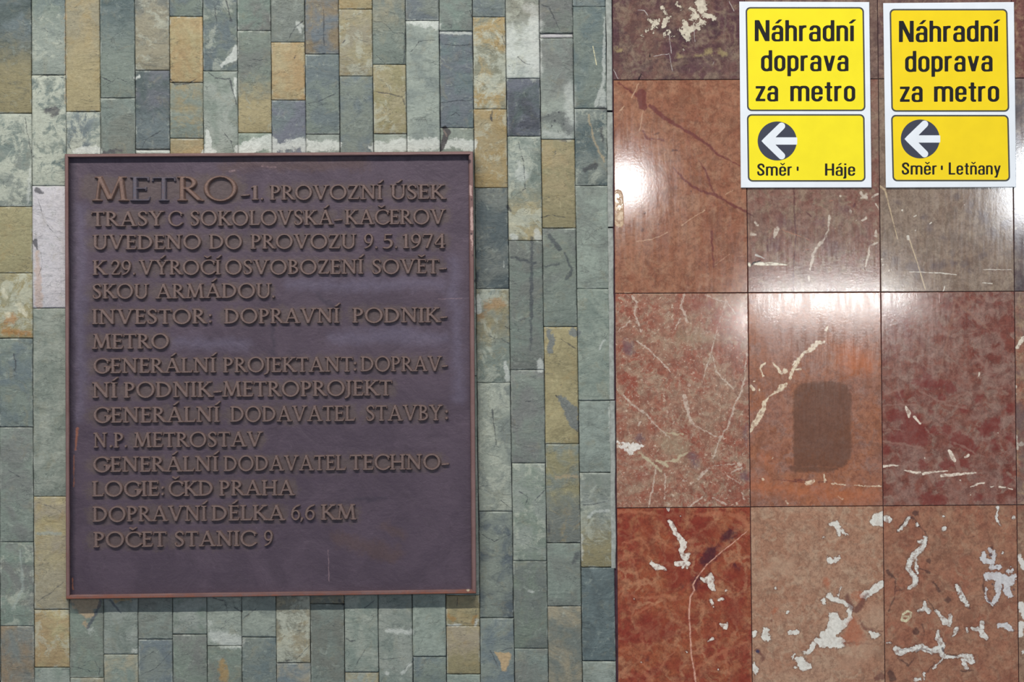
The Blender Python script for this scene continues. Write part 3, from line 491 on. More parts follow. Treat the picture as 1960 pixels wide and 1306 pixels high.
mf['33'] = [
 F((60,40,40), [[(1080,250,1),(1140,160,2),(1180,150,1.4),(1250,220,1.4),(1290,280,1.4),(1280,330,1)],[(1010,520,3),(1070,580,1),(1060,700,1),(1020,800,2)],[(1070,655,.8),(1160,640,1)],[(1220,500,2),(1300,530,2)],[(1290,720,1),(1340,790,1)],[(1030,1230,6),(1050,1270,6)],[(1090,1130,1),(1160,1180,1.6),(1200,1120,1)],[(1210,120,6)],[(1330,600,2),(1370,660,2)],[(1430,720,6)],[(1210,940,7)],[(1290,1220,1),(1340,1160,1.2)],[(1250,890,1),(1270,960,1)],[(1680,560,2),(1680,660,1.5)],[(1740,360,3)],[(1610,1210,1),(1520,1215,1)],[(1580,780,3)],[(1610,280,2)],[(1300,450,5)],[(1430,1100,1.4),(1500,1110,1)]], 1.8, 2.2, .65, frame=M6),
 F((226,222,212), [[(1000,150,6),(1025,165,5)],[(1160,150,3),(1130,200,3),(1085,240,2)],[(1215,200,3)],[(1410,228,4.4)],[(1402,140,2)],[(1270,295,4),(1265,340,5),(1240,370,5),(1200,410,6),(1165,450,5.5),(1155,500,5),(1180,540,4.5),(1210,580,5),(1190,620,4.5),(1165,638,2.6)],[(1230,315,2.6),(1260,320,4)],[(1210,440,3),(1220,540,2)],
     [(1275,730,2),(1272,780,5),(1300,800,4)],[(1225,800,2),(1270,790,4)],[(1350,795,2.4),(1380,830,4),(1410,870,6),(1435,890,5),(1450,835,3.6)],[(1490,620,3),(1510,660,4),(1535,710,5),(1570,760,3)],[(1495,915,3),(1470,965,2.4)],[(1560,915,2),(1570,940,2.4)],[(1600,920,2),(1650,930,4),(1680,970,6),(1700,985,4)],[(1665,880,4),(1665,920,3)],
     [(1010,1018,1.6),(1030,1020,1.6)],[(1070,1060,5),(1100,1090,6),(1150,1070,5),(1210,1060,6),(1250,1050,6),(1320,1080,5),(1370,1060,7)],[(1360,940,3),(1365,990,6),(1390,1040,6)],[(1380,1080,4),(1405,1120,4),(1480,1115,2.4),(1540,1110,4),(1590,1120,6)],[(1560,1190,4),(1530,1140,3),(1600,1150,5)],[(1400,1120,1.6),(1330,1200,1.2)],[(1270,1230,2),(1270,1270,1.6)],[(1200,1275,3),(1240,1270,2.6)],
     [(1780,80,3),(1770,150,2),(1795,200,1.4)],[(1890,150,4)],[(1815,390,2)]], .9, 2.2, .95, .009, frame=M6, rim=True),
 F((210,206,204), [[(1680,400,4),(1670,430,5),(1700,450,6),(1745,460,4),(1755,390,3),(1720,370,3)],[(1730,500,4),(1790,490,5)],[(1700,560,6),(1760,550,8),(1790,570,9),(1860,590,9),(1890,560,6)],[(1780,620,7),(1780,680,5),(1755,740,5)],[(1840,650,8),(1860,690,6)],[(1880,510,4),(1850,525,3)],[(1700,640,2),(1700,720,2),(1740,760,2)],[(1790,900,4),(1830,900,6),(1870,930,4)],[(1840,610,8)]], .9, 3, .95, .008, frame=M6, rim=True),
 F((214,204,168), [[(1150,800,2.2),(1120,820,2.2),(1110,860,2.4),(1140,870,2.4),(1170,840,2.2),(1175,810,2),(1150,800,2.2)],[(1120,835,1.8),(1155,835,1.8)]], .7, .5, .95, frame=M6),
 F((84,66,72), [[(1725,410,3)],[(1770,490,2)],[(1810,640,2.4)],[(1395,1060,2.4),(1400,1080,2)],[(1740,610,2)],[(1210,1080,.8),(1250,1060,.8),(1340,1090,.8)],[(1090,1070,.8),(1180,1060,.8)],[(1720,730,3)],[(1890,650,2.6)],[(1535,700,1.2)]], .8, 1.2, .8, frame=M6)]
mf['34'] = [F((222,216,206), [[(1950,1065,4),(1960,1085,6)],[(1955,1160,7),(1962,1180,6)],[(1954,1195,6),(1953,1215,5)],[(1945,1222,3)],[(1958,1250,3)]], 1, 2.4, .95, .006)]
mf['02'] = [F((90,66,62), [[(1672,40,8),(1676,80,9)]], 6, 5, .5), F((196,182,150), [[(1672,300,1.4),(1668,315,1)],[(1672,170,1)]], 1, 1.5, .6)]

XJ = [(1171.5, 1182), (1425.5, 1440), (1679.5, 1694), (1935.5, 1950), (2190, 2204), (2445, 2459)]   # marble joints at y 0 and 1306
YJ = [(-258, -262), (153.5, 150), (562, 558), (973, 967), (1384, 1378), (1795, 1789)]                  # at x 1175 and 1940
MARB = { # base, second, third, network colour, network strength, network size, pale specks, dark clouds
 '01': ((116,80,70), (92,60,62), (132,104,88), (150,130,110), .25, .05, .2, .5),
 '11': ((152,98,74), (140,84,62), (156,108,84), (170,120,92), .18, .08, .1, .15),
 '12': ((134,98,84), (128,82,70), (146,118,98), (150,120,104), .25, .05, .2, .35),
 '13': ((138,112,96), (128,100,84), (148,122,104), (150,130,112), .12, .06, .1, .25),
 '02': ((128,96,84), (112,84,76), (142,112,96), (150,120,104), .2, .05, .2, .4),
 '03': ((120,84,76), (104,76,72), (142,112,96), (150,120,104), .2, .05, .2, .4),
 '04': ((120,74,66), (110,66,60), (150,112,90), (160,120,100), .3, .04, .2, .4),
 '14': ((116,92,86), (96,80,80), (140,118,104), (150,130,112), .2, .05, .2, .5),
 '21': ((154,108,88), (148,84,66), (162,128,106), (178,150,128), .3, .03, 1.0, .2),
 '22': ((150,98,80), (152,92,66), (150,108,94), (176,120,92), .15, .08, .12, .15),
 '23': ((132,80,66), (118,58,46), (146,112,98), (148,110,98), .7, .038, .05, .25),
 '24': ((146,88,68), (132,100,90), (160,124,96), (170,140,120), .4, .04, .3, .3),
 '31': ((150,76,48), (138,58,40), (160,96,66), (182,124,92), .6, .048, .1, .3),
 '32': ((172,128,104), (164,114,90), (176,138,114), (184,146,122), .05, .05, .3, .2),
 '33': ((158,106,82), (152,94,72), (162,118,94), (120,76,62), .3, .05, .15, .25),
 '34': ((140,104,84), (134,84,66), (156,120,96), (180,146,122), .3, .05, .3, .4),
}
TILT = {'12': (-.05, 0), '13': (-.03, 0), '22': (.10, 0), '23': (.12, .05), '21': (-.35, -.3), '11': (.0, 0), '14': (.05, 0), '01': (.15, .1)}
def marble_material(key, box, o, rnd):
    a, b, c, net, ns, nsz, speck, cloud = MARB.get(key) or MARB[rnd.choice(['01', '12', '21', '32', '33', '13'])]
    a, b, c, net = [(v[0] * .97, v[1] * 1.02, v[2] * 1.02) for v in (a, b, c, net)]
    nt = NT('marble'); seed = rnd.uniform(0, 40)
    p = nt.v('ADD', nt.tc, (seed, -seed, seed * .4))
    big = nt.noise(p, .09, 5, .6, .8); mid = nt.noise(p, .022, 6, .65, .8); fine = nt.noise(p, .004, 4, .7)
    col = nt.mix(nt.ramp(big, .38, .6), lin(a), lin(b))
    col = nt.mix(nt.ramp(mid, .46, .64, 0, .8), col, lin(c))
    wp = nt.v('ADD', p, nt.v('SCALE', nt.v('SUBTRACT', nt.noise(p, nsz * .8, 4, .6, 0, True), (.5, .5, .5)), nsz * 1.3))
    e = nt.vor(wp, nsz)
    k = nt.m('MULTIPLY', nt.ramp(e, .02, .30 if key == '23' else .13, ns, 0), nt.ramp(nt.noise(p, .05, 3), .38, .6, .15, 1))
    col = nt.mix(k, col, lin(net))
    col = nt.mix(nt.ramp(nt.noise(nt.v('ADD', p, (4, 4, 4)), .018, 6, .7, 1.2), .58, .74, 0, cloud), col, lin((92, 62, 56)))
    col = nt.mix(nt.ramp(nt.noise(nt.v('ADD', p, (8, 3, 4)), .006, 5, .75, .6), .62 - .07 * speck, .72 - .05 * speck, 0, min(.8, speck)), col, lin((206, 184, 162)))
    col = nt.mix(nt.m('MULTIPLY_ADD', nt.m('SUBTRACT', fine, .5), 1.0, .5), nt.mix(1, col, (.74, .74, .74), 'MULTIPLY'), nt.mix(1, col, (1.26, 1.26, 1.26), 'MULTIPLY'))
    gr = nt.noise(nt.v('ADD', p, (2, 6, 1)), .010, 9, .85, .3)
    col = nt.mix(nt.ramp(gr, .50, .57, 0, .65), col, nt.mix(1, col, (.60, .54, .54), 'MULTIPLY'))
    col = nt.mix(nt.ramp(gr, .42, .49, .45, 0), col, nt.mix(1, col, (1.32, 1.32, 1.33), 'MULTIPLY'))
    g2 = nt.noise(nt.v('ADD', p, (1, 3, 6)), .035, 8, .8, .6)
    col = nt.mix(nt.ramp(g2, .50, .60, 0, .45), col, lin(tuple(x * .78 for x in b)))
    # small dark pits
    pits = nt.ramp(nt.vor(p, .011, 'F1'), .02, .10, .55, 0)
    pits = nt.m('MULTIPLY', pits, nt.ramp(nt.noise(nt.v('ADD', p, (1, 7, 2)), .02, 1), .52, .56))
    col = nt.mix(pits, col, lin((58, 38, 38)))
    col, deep = paint(nt, col, mf.get(key, []), box, o, seed)
    # polish: even sheen with upright wiping streaks and an orange-peel ripple
    mp = nt.t.nodes.new('ShaderNodeMapping'); nt.put(mp.inputs[0], p); mp.inputs['Scale'].default_value = (1, 1, .12)
    wipe = nt.noise(mp.outputs[0], .006, 4, .6)
    rough = nt.m('ADD', nt.ramp(wipe, .3, .7, .075, .125), nt.m('MULTIPLY', pits, .4))
    h = nt.m('ADD', nt.m('MULTIPLY', nt.noise(p, .0045, 3, .6), .5), nt.m('MULTIPLY', wipe, .12))
    if deep is not None: h = nt.m('ADD', h, nt.m('MULTIPLY', deep, 8))
    return nt.out(col, rough, .5, normal=nt.bump(h, .00009, .6))
wall_right = wall_slab('wall_right', 1172, YT, 2460, YB + 150, -.004, plain_material('tile_joint', (74, 50, 58), .9, .1), 'wall of large polished red and brown marble tiles')
def mj(i, j):   # corner of joint column i and joint row j
    x0, x1 = XJ[i]; y0, y1 = YJ[j]
    y = y0; x = x0 + (x1 - x0) * y / 1306; y = y0 + (y1 - y0) * (x - 1175) / 765
    return (x0 + (x1 - x0) * y / 1306, y)
for j in range(5):
    for i in range(5):
        rnd = random.Random(900 + j * 10 + i); g = .65; key = '%d%d' % (j, i + 1)
        q = [mj(i, j), mj(i + 1, j), mj(i + 1, j + 1), mj(i, j + 1)]
        q = [(q[0][0] + g, q[0][1] + g), (q[1][0] - g, q[1][1] + g), (q[2][0] - g, q[2][1] - g), (q[3][0] + g, q[3][1] - g)]
        if i == 0: q[0] = (q[0][0] + 1.2, q[0][1]); q[3] = (q[3][0] + .8, q[3][1])
        o = P(sum(c[0] for c in q) / 4, sum(c[1] for c in q) / 4)
        tz, tx = TILT.get(key, (rnd.uniform(-.15, .15), rnd.uniform(-.15, .15)))
        tz = math.tan(math.radians(tz)); tx = math.tan(math.radians(tx))
        cxm = sum(c[0] for c in q) / 4; cym = sum(c[1] for c in q) / 4
        rings = []
        for ins, dd in ((0, -.010), (0, -.0006), (.9, 0)):
            r = []
            for (x, y), (sx, sy) in zip(q, ((1, 1), (-1, 1), (-1, -1), (1, -1))):
                X = x + sx * ins; Y = y + sy * ins
                d = dd + (tz * (cym - Y) * S + tx * (X - cxm) * S if dd > -.005 else 0)
                r.append(P(X, Y, d) - o)
            rings.append(r)
        vs = [v for r in rings for v in r]
        fs = [(a * 4 + k, a * 4 + 4 + k, a * 4 + 4 + (k + 1) % 4, a * 4 + (k + 1) % 4) for a in range(2) for k in range(4)]
        fs += [(8, 11, 10, 9), (0, 1, 2, 3)]
        box = (min(c[0] for c in q), min(c[1] for c in q), max(c[0] for c in q), max(c[1] for c in q))
        link('marble_tile', mesh_from('marble_tile', vs, fs), wall_right, o, marble_material(key, box, o, rnd))
# ------------------------------------------------------------------ glyph shapes as distance fields (cap height 1)
def box(x0, y0, x1, y1):
    def f(x, y):
        dx = np.maximum(x0 - x, x - x1); dy = np.maximum(y0 - y, y - y1)
        return np.minimum(np.maximum(dx, dy), 0) + np.hypot(np.maximum(dx, 0), np.maximum(dy, 0))
    return f
def bar(x0, y0, x1, y1, w):
    L = math.hypot(x1 - x0, y1 - y0); ux, uy = (x1 - x0) / L, (y1 - y0) / L
    b = box(0, -w / 2, L, w / 2)
    return lambda x, y: b((x - x0) * ux + (y - y0) * uy, -(x - x0) * uy + (y - y0) * ux)
def cap(pts):    # chain of (x, y, r), round
    def f(x, y):
        d = np.full(x.shape, 9.0)
        for (x0, y0, r0), (x1, y1, r1) in zip(pts, pts[1:]):
            ax, ay = x1 - x0, y1 - y0; h = np.clip(((x - x0) * ax + (y - y0) * ay) / (ax * ax + ay * ay + 1e-9), 0, 1)
            d = np.minimum(d, np.hypot(x - x0 - ax * h, y - y0 - ay * h) - (r0 + (r1 - r0) * h))
        return d
    return f
def curve(pts, n=8):
    out = []
    P_ = [pts[0]] + list(pts) + [pts[-1]]
    for k in range(1, len(P_) - 2):
        a, b, c, d = [np.array(v, float) for v in P_[k - 1:k + 3]]
        for t in np.linspace(0, 1, n, endpoint=False):
            out.append(tuple(.5 * ((2 * b) + (c - a) * t + (2 * a - 5 * b + 4 * c - d) * t * t + (3 * b - a - 3 * c + d) * t ** 3)))
    out.append(tuple(pts[-1])); return cap(out)
def ell(cx, cy, rx, ry):
    def f(x, y):
        u, v = (x - cx) / rx, (y - cy) / ry; k0 = np.hypot(u, v); k1 = np.hypot(u / rx, v / ry) + 1e-6
        return k0 * (k0 - 1) / k1
    return f
def rr(x0, y0, x1, y1, r):
    b = box(x0 + r, y0 + r, x1 - r, y1 - r); return lambda x, y: b(x, y) - r
def U(*fs): return lambda x, y: np.minimum.reduce([f(x, y) for f in fs])
def SUB(a, b): return lambda x, y: np.maximum(a(x, y), -b(x, y))
def AND(a, b): return lambda x, y: np.maximum(a(x, y), b(x, y))
T, t_, sf = .135, .085, .05
def sb(x, l=.11, r=.11): return cap([(x - l, .028, .028), (x, .04, .045), (x + r, .028, .028)])
def stp(x, l=.11, r=.11): return cap([(x - l, .972, .028), (x, .96, .045), (x + r, .972, .028)])
def stem(x, w=T): return U(box(x - w / 2, 0, x + w / 2, 1), sb(x), stp(x))
def ring(cx, cy, rx, ry, tx, ty): return SUB(ell(cx, cy, rx, ry), ell(cx, cy, rx - tx, ry - ty))
def bowl(x, y0, y1, w):
    cy, ry = (y0 + y1) / 2, (y1 - y0) / 2
    return U(AND(ring(x + w * .25, cy, w * .75, ry, T, t_), box(x + w * .25, y0 - .1, 9, y1 + .1)), box(x, y1 - t_, x + w * .26, y1), box(x, y0, x + w * .26, y0 + t_))
def acute(x): return ('acute', x)
ROMAN = {
 'I': (.30, stem(.15)), 'L': (.60, U(stem(.15), box(.15, 0, .56, .075), cap([(.55, .02, .02), (.57, .17, .018)]))),
 'T': (.66, U(box(.33 - T / 2, 0, .33 + T / 2, .98), sb(.33), box(.03, .915, .63, .99), cap([(.04, .96, .022), (.02, .82, .02)]), cap([(.62, .96, .022), (.64, .82, .02)]))),
 'E': (.58, U(stem(.15), box(.15, 0, .52, .075), box(.15, .925, .50, 1), box(.15, .48, .44, .55), cap([(.52, .03, .022), (.54, .17, .02)]), cap([(.50, .97, .022), (.51, .84, .02)]), cap([(.44, .58, .02), (.44, .44, .02)]))),
 'H': (.84, U(stem(.15), stem(.69), box(.15, .47, .69, .55))),
 'D': (.84, U(stem(.15), bowl(.12, 0, 1, .68))),
 'P': (.60, U(stem(.15), bowl(.14, .44, 1, .42))),
 'B': (.62, U(stem(.15), bowl(.14, .5, 1, .38), bowl(.14, 0, .56, .44))),
 'R': (.70, U(stem(.15), bowl(.14, .46, 1, .41), bar(.29, .5, .63, .03, T), cap([(.6, .04, .035), (.72, .02, .025)]))),
 'O': (.96, ring(.48, .5, .46, .53, .125, .08)),
 'C': (.80, U(SUB(ring(.48, .5, .46, .53, .125, .08), box(.70, .2, 2, .8)), cap([(.73, .88, .03), (.77, .70, .03)]), cap([(.70, .10, .035), (.79, .20, .025)]))),
 'G': (.86, U(SUB(ring(.48, .5, .46, .53, .125, .08), box(.70, .42, 2, .8)), cap([(.73, .88, .03), (.77, .70, .03)]), box(.66, .08, .79, .44), cap([(.58, .45, .025), (.86, .45, .025)]))),
 'U': (.80, U(box(.15 - T / 2, .3, .15 + T / 2, 1), stp(.15), box(.64, .3, .73, 1), stp(.69, .1, .1), AND(ring(.405, .34, .325, .37, .12, .09), box(-1, -1, 2, .34)))),
 'J': (.32, U(box(.17 - T / 2, .1, .17 + T / 2, 1), stp(.17), cap([(.17, .12, .065), (.12, -.05, .05), (-.02, -.14, .035)]))),
 'M': (1.02, U(bar(.14, 0, .22, 1, t_), bar(.20, 1, .50, .05, T), bar(.52, .05, .80, 1, t_), bar(.80, 1, .88, 0, T), sb(.14), sb(.88), cap([(.10, .972, .028), (.2, .96, .04)]), cap([(.80, .96, .04), (.92, .972, .028)]))),
 'N': (.88, U(bar(.16, 0, .16, 1, t_), bar(.16, .98, .72, .03, T), bar(.72, 0, .72, 1, t_), sb(.16), stp(.72), cap([(.04, .972, .028), (.16, .95, .05)]))),
 'A': (.86, U(bar(.13, 0, .43, 1, t_), bar(.42, 1, .74, 0, T), box(.24, .31, .62, .385), sb(.13), sb(.73, .12, .12))),
 'V': (.86, U(bar(.13, 1, .43, 0, T), bar(.44, 0, .74, 1, t_), stp(.13), stp(.73))),
 'Y': (.76, U(bar(.12, 1, .38, .48, T), bar(.38, .46, .64, 1, t_), box(.38 - T / 2, 0, .38 + T / 2, .5), sb(.38), stp(.12), stp(.64))),
 'K': (.76, U(stem(.15), bar(.2, .45, .60, .98, t_), bar(.28, .56, .66, .03, T), stp(.60), sb(.68))),
 'S': (.56, curve([(.47, .80, .03), (.42, .93, .035), (.27, .98, .04), (.12, .86, .055), (.13, .68, .065), (.28, .53, .07), (.43, .36, .07), (.44, .16, .055), (.29, .03, .04), (.12, .05, .035), (.07, .21, .03)])),
 'Z': (.66, U(box(.06, .915, .58, .99), box(.05, .01, .6, .085), bar(.10, .04, .52, .96, T), cap([(.08, .96, .022), (.06, .82, .02)]), cap([(.59, .04, .022), (.61, .18, .02)]))),
 '1': (.36, U(box(.18 - T / 2, 0, .18 + T / 2, .98), sb(.18), cap([(.18, .93, .045), (.05, .86, .03)]))),
 '2': (.56, U(curve([(.07, .74, .035), (.14, .93, .045), (.30, .98, .05), (.44, .84, .065), (.42, .62, .06), (.27, .36, .045), (.09, .06, .04)]), box(.06, .01, .5, .09), cap([(.5, .05, .03), (.53, .18, .02)]))),
 '4': (.62, U(bar(.42, 0, .42, 1, T), bar(.05, .31, .42, .98, t_), box(.05, .24, .58, .31), sb(.42, .1, .1))),
 '5': (.54, U(curve([(.12, .55, .03), (.30, .60, .055), (.45, .44, .065), (.43, .18, .06), (.26, .02, .045), (.08, .04, .04)]), bar(.13, .53, .16, .99, .06), box(.14, .90, .46, .985))),
 '6': (.60, U(ring(.31, .33, .26, .34, .11, .075), curve([(.10, .36, .06), (.16, .66, .055), (.32, .88, .045), (.52, .98, .035)]))),
 '9': (.60, U(ring(.30, .67, .26, .34, .11, .075), curve([(.50, .62, .06), (.45, .34, .055), (.30, .12, .045), (.10, .01, .035)]))),
 '7': (.56, U(box(.05, .9, .53, .985), bar(.50, .95, .22, 0, T * .85), cap([(.06, .95, .022), (.05, .80, .02)]))),
 '.': (.2, cap([(.1, .07, .072), (.101, .07, .072)])), ':': (.2, U(cap([(.1, .12, .075), (.101, .12, .075)]), cap([(.1, .55, .075), (.101, .55, .075)]))),
 ',': (.2, cap([(.12, .07, .075), (.05, -.12, .03)])), '-': (.5, cap([(.04, .30, .04), (.46, .34, .04)])),
}
for ch, base, mk in (('Á', 'A', 'a'), ('É', 'E', 'a'), ('Í', 'I', 'a'), ('Ú', 'U', 'a'), ('Ý', 'Y', 'a'), ('Č', 'C', 'c'), ('Ě', 'E', 'c')):
    w, f = ROMAN[base]; c = w / 2
    if mk == 'a': g = cap([(c - .06, 1.13, .028), (c + .02, 1.17, .045), (c + .15, 1.31, .045)])
    else: g = cap([(c - .15, 1.27, .035), (c, 1.16, .04), (c + .15, 1.27, .035)])
    ROMAN[ch] = (w, U(f, g))

ST, XH, W_ = .155, .74, .49
def rring(x0, y0, x1, y1, r, tx=ST, ty=.115): return SUB(rr(x0, y0, x1, y1, r), rr(x0 + tx, y0 + ty, x1 - tx, y1 - ty, max(.03, r - .11)))
def arch(x0, w): return AND(rring(x0, -.8, x0 + w, XH + .015, .2), box(x0, 0, x0 + w, 2))
o_ = rring(0, -.015, W_, XH + .015, .22)
n_ = U(box(0, 0, ST, XH), arch(0, W_))
a_ = U(AND(rring(.02, -.5, W_, XH + .015, .2), box(-1, .52, ST + .40, 2)), box(W_ - ST, 0, W_, XH - .16), rring(0, -.015, W_, .44, .17, ST, .10))
e_ = U(SUB(o_, box(.3, .235, .9, .33)), box(.1, .33, W_ - .06, .43))
S_ = curve([(.45, .72, .075), (.40, .87, .075), (.255, .925, .075), (.11, .84, .08), (.11, .67, .08), (.26, .52, .08), (.41, .36, .08), (.42, .17, .08), (.26, .07, .075), (.11, .12, .075), (.07, .29, .075)])
SANS = {
 'N': (.62, U(box(0, 0, .165, 1), box(.455, 0, .62, 1), AND(bar(.06, 1.08, .56, -.08, .17), box(0, 0, .62, 1)))),
 'H': (.62, U(box(0, 0, .165, 1), box(.455, 0, .62, 1), box(.1, .43, .5, .56))), 'L': (.48, U(box(0, 0, .165, 1), box(0, 0, .48, .13))),
 'S': (.52, S_), 'h': (W_, U(n_, box(0, 0, ST, 1))), 'n': (W_, n_), 'a': (W_, a_), 'o': (W_, o_), 'e': (W_, e_),
 'd': (W_, U(o_, box(W_ - ST, 0, W_, 1))), 'p': (W_, U(o_, box(0, -.25, ST, XH))),
 'r': (.335, U(box(0, 0, ST, XH), AND(rring(0, -.8, .58, XH + .015, .22), box(0, .5, .315, 2)))),
 'í': (.17, U(box(0, 0, ST, XH), AND(bar(-.02, .83, .22, 1.06, .11), box(-1, .84, 2, 1.03)))),
 'á': (W_, U(a_, AND(bar(.17, .80, .41, 1.06, .11), box(-1, .84, 2, 1.03)))),
 'v': (.52, AND(U(bar(.07, .80, .27, -.05, .155), bar(.45, .80, .25, -.05, .155)), box(0, 0, .52, XH))),
 'z': (.43, U(box(0, .62, .42, XH), box(0, 0, .43, .12), AND(bar(.03, -.02, .40, .76, .15), box(0, 0, .43, XH)))),
 'm': (.83, U(box(0, 0, ST, XH), arch(0, .49), arch(.34, .49))),
 't': (.33, U(box(.09, .08, .245, .93), box(0, .63, .33, XH), AND(rring(.09, -.01, .5, 2, .12, ST, .11), box(.09, -.1, .33, .3)))),
 'j': (.17, U(box(0, -.12, ST, XH), box(0, .86, ST, 1), box(-.07, -.24, .09, -.13), rr(-.02, -.24, ST, 0, .1))),
 'y': (.50, U(AND(U(bar(.06, .80, .26, -.02, .15), bar(.44, .80, .17, -.24, .145)), box(0, -.25, .5, XH)), box(.04, -.25, .2, -.14))),
 'ě': (W_, U(e_, cap([(.12, 1.0, .045), (.245, .88, .045), (.37, 1.0, .045)]))), 'ň': (W_, U(n_, cap([(.12, 1.0, .045), (.245, .88, .045), (.37, 1.0, .045)]))),
}
def field(f, x0, y0, x1, y1, cell):
    nx = int(math.ceil((x1 - x0) / cell)) + 1; ny = int(math.ceil((y1 - y0) / cell)) + 1
    X, Y = np.meshgrid(x0 + cell * np.arange(nx), y0 + cell * np.arange(ny)); return X, Y, f(X, Y)
def relief_mesh(name, f, w, iso=.035, cell=.024):
    """cast letter: height field that rises from the plate with sloping, rounded flanks (units of cap height)"""
    X, Y, d = field(f, -.3, -.3, w + .3, 1.5, cell)
    tt = np.clip((iso - d) / .055, -.4, 1); hgt = np.where(tt > 0, np.sin(np.clip(tt, 0, 1) * math.pi / 2), tt)
    ok = d < iso + .02; idx = -np.ones(d.shape, int); cellok = ok[:-1, :-1] | ok[1:, :-1] | ok[:-1, 1:] | ok[1:, 1:]
    used = np.zeros(d.shape, bool)
    for a in (slice(None, -1), slice(1, None)):
        for b in (slice(None, -1), slice(1, None)): used[a, b] |= cellok
    idx[used] = np.arange(used.sum())
    verts = np.stack([X[used], -hgt[used], Y[used]], 1)
    j, i = np.nonzero(cellok)
    faces = np.stack([idx[j, i], idx[j, i + 1], idx[j + 1, i + 1], idx[j + 1, i]], 1)
    return mesh_from(name, verts.tolist(), faces.tolist(), True)
def flat_polys(f, x0, y0, x1, y1, cell, iso=0.0):
    """flat outline of a shape: grid cells clipped at its edge"""
    X, Y, d = field(f, x0, y0, x1, y1, cell); d = d - iso + 1e-9
    V = {}; verts = []; faces = []
    def vid(key, x, y):
        if key not in V: V[key] = len(verts); verts.append((x, y))
        return V[key]
    ny, nx = d.shape; ins = d < 0
    # full cells are merged along rows
    for j in range(ny - 1):
        i = 0
        while i < nx - 1:
            c = (ins[j, i], ins[j, i + 1], ins[j + 1, i + 1], ins[j + 1, i])
            if not any(c): i += 1; continue
            if all(c):
                faces.append([vid((i, j), X[j, i], Y[j, i]), vid((i + 1, j), X[j, i + 1], Y[j, i + 1]), vid((i + 1, j + 1), X[j + 1, i + 1], Y[j + 1, i + 1]), vid((i, j + 1), X[j + 1, i], Y[j + 1, i])]); i += 1; continue
            ring_ = [(i, j), (i + 1, j), (i + 1, j + 1), (i, j + 1)]; poly = []
            for k in range(4):
                a, b = ring_[k], ring_[(k + 1) % 4]; da, db = d[a[1], a[0]], d[b[1], b[0]]
                if da < 0: poly.append(vid(a, X[a[1], a[0]], Y[a[1], a[0]]))
                if (da < 0) != (db < 0):
                    t = da / (da - db); key = (min(a, b), max(a, b), 'e')
                    poly.append(vid(key, X[a[1], a[0]] * (1 - t) + X[b[1], b[0]] * t, Y[a[1], a[0]] * (1 - t) + Y[b[1], b[0]] * t))
            if len(poly) >= 3: faces.append(poly)
            i += 1
    return verts, faces

# ------------------------------------------------------------------ bronze plaque
PC = [(124, 295), (905.6, 290), (911.7, 1136.5), (126.5, 1147.5)]      # outer corners tl tr br bl in the photo
RIM, FACE = .029, .017
def pq(u, v):
    (a, b), (c, d), (e, f), (g, h) = PC
    return ((a * (1 - u) + c * u) * (1 - v) + (g * (1 - u) + e * u) * v, (b * (1 - u) + d * u) * (1 - v) + (h * (1 - u) + f * u) * v)
lines = [  # baseline y left, y right (at x 176 and 850), cap height, [(text, x0, x1)]
 (385.4, 385.4, 46.5, [('METRO', 177, 455.5)]),
 (384.6, 381.6, 27.5, [('-', 462, 478), ('1', 481, 497), ('.', 499, 505), ('PROVOZNÍ', 517, 732.5), ('ÚSEK', 747.5, 852)]),
 (433.9, 429.3, 28, [('TRASY', 176, 314.6), ('C', 322, 349), ('SOKOLOVSKÁ', 364.5, 638), ('-', 640, 655), ('KAČEROV', 660.5, 853)]),
 (478, 475.6, 27.5, [('UVEDENO', 178, 386), ('DO', 400.5, 464.6), ('PROVOZU', 480, 681.3), ('9', 696, 716), ('.', 718, 723), ('5', 732, 753), ('.', 756, 761), ('1974', 771, 854)]),
 (527, 524, 27.5, [('K', 178, 205), ('29', 213, 253), ('.', 255, 260), ('VÝROČÍ', 267, 423), ('OSVOBOZENÍ', 431, 696), ('SOVĚT', 712, 841), ('-', 841, 855)]),
 (572.3, 568.8, 27.5, [('SKOU', 177.5, 284.5), ('ARMÁDOU', 298.7, 519), ('.', 521, 527)]),
 (621, 617.3, 28, [('INVESTOR', 177, 395), (':', 400, 406), ('DOPRAVNÍ', 429.5, 650), ('PODNIK', 674.7, 842), ('-', 843, 856)]),
 (668.2, 664, 28, [('METRO', 177, 325)]),
 (714.8, 710.4, 28, [('GENERÁLNÍ', 179.7, 414), ('PROJEKTANT', 427.5, 675.8), (':', 677, 683), ('DOPRAV', 690.5, 846), ('-', 846, 857)]),
 (762, 756.5, 29, [('NÍ', 177, 225), ('PODNIK', 237.6, 407), ('-', 409, 425), ('METROPROJEKT', 426, 751)]),
 (809.8, 804.6, 29, [('GENERÁLNÍ', 180, 421), ('DODAVATEL', 441.3, 680), ('STAVBY', 700.5, 847), (':', 852, 858)]),
 (857, 853, 28, [('N', 179.5, 206), ('.', 210, 216), ('P', 218.3, 238), ('.', 239, 244), ('METROSTAV', 256, 503)]),
 (904, 898.4, 28.5, [('GENERÁLNÍ', 179, 418.5), ('DODAVATEL', 428.5, 662.5), ('TECHNO', 670.3, 844), ('-', 845.5, 859.5)]),
 (950.6, 946, 28.5, [('LOGIE', 177, 305.5), (':', 309, 315), ('ČKD', 323, 409.4), ('PRAHA', 420, 564)]),
 (999, 993, 28.5, [('DOPRAVNÍ', 178, 396.5), ('DÉLKA', 405.3, 545.8), ('6', 556.5, 576), (',', 575, 581), ('6', 583.3, 604), ('KM', 614.7, 682.5)]),
 (1047.6, 1042, 28.5, [('POČET', 179.5, 319.5), ('STANIC', 334.2, 489.8), ('9', 505, 524)]),
]
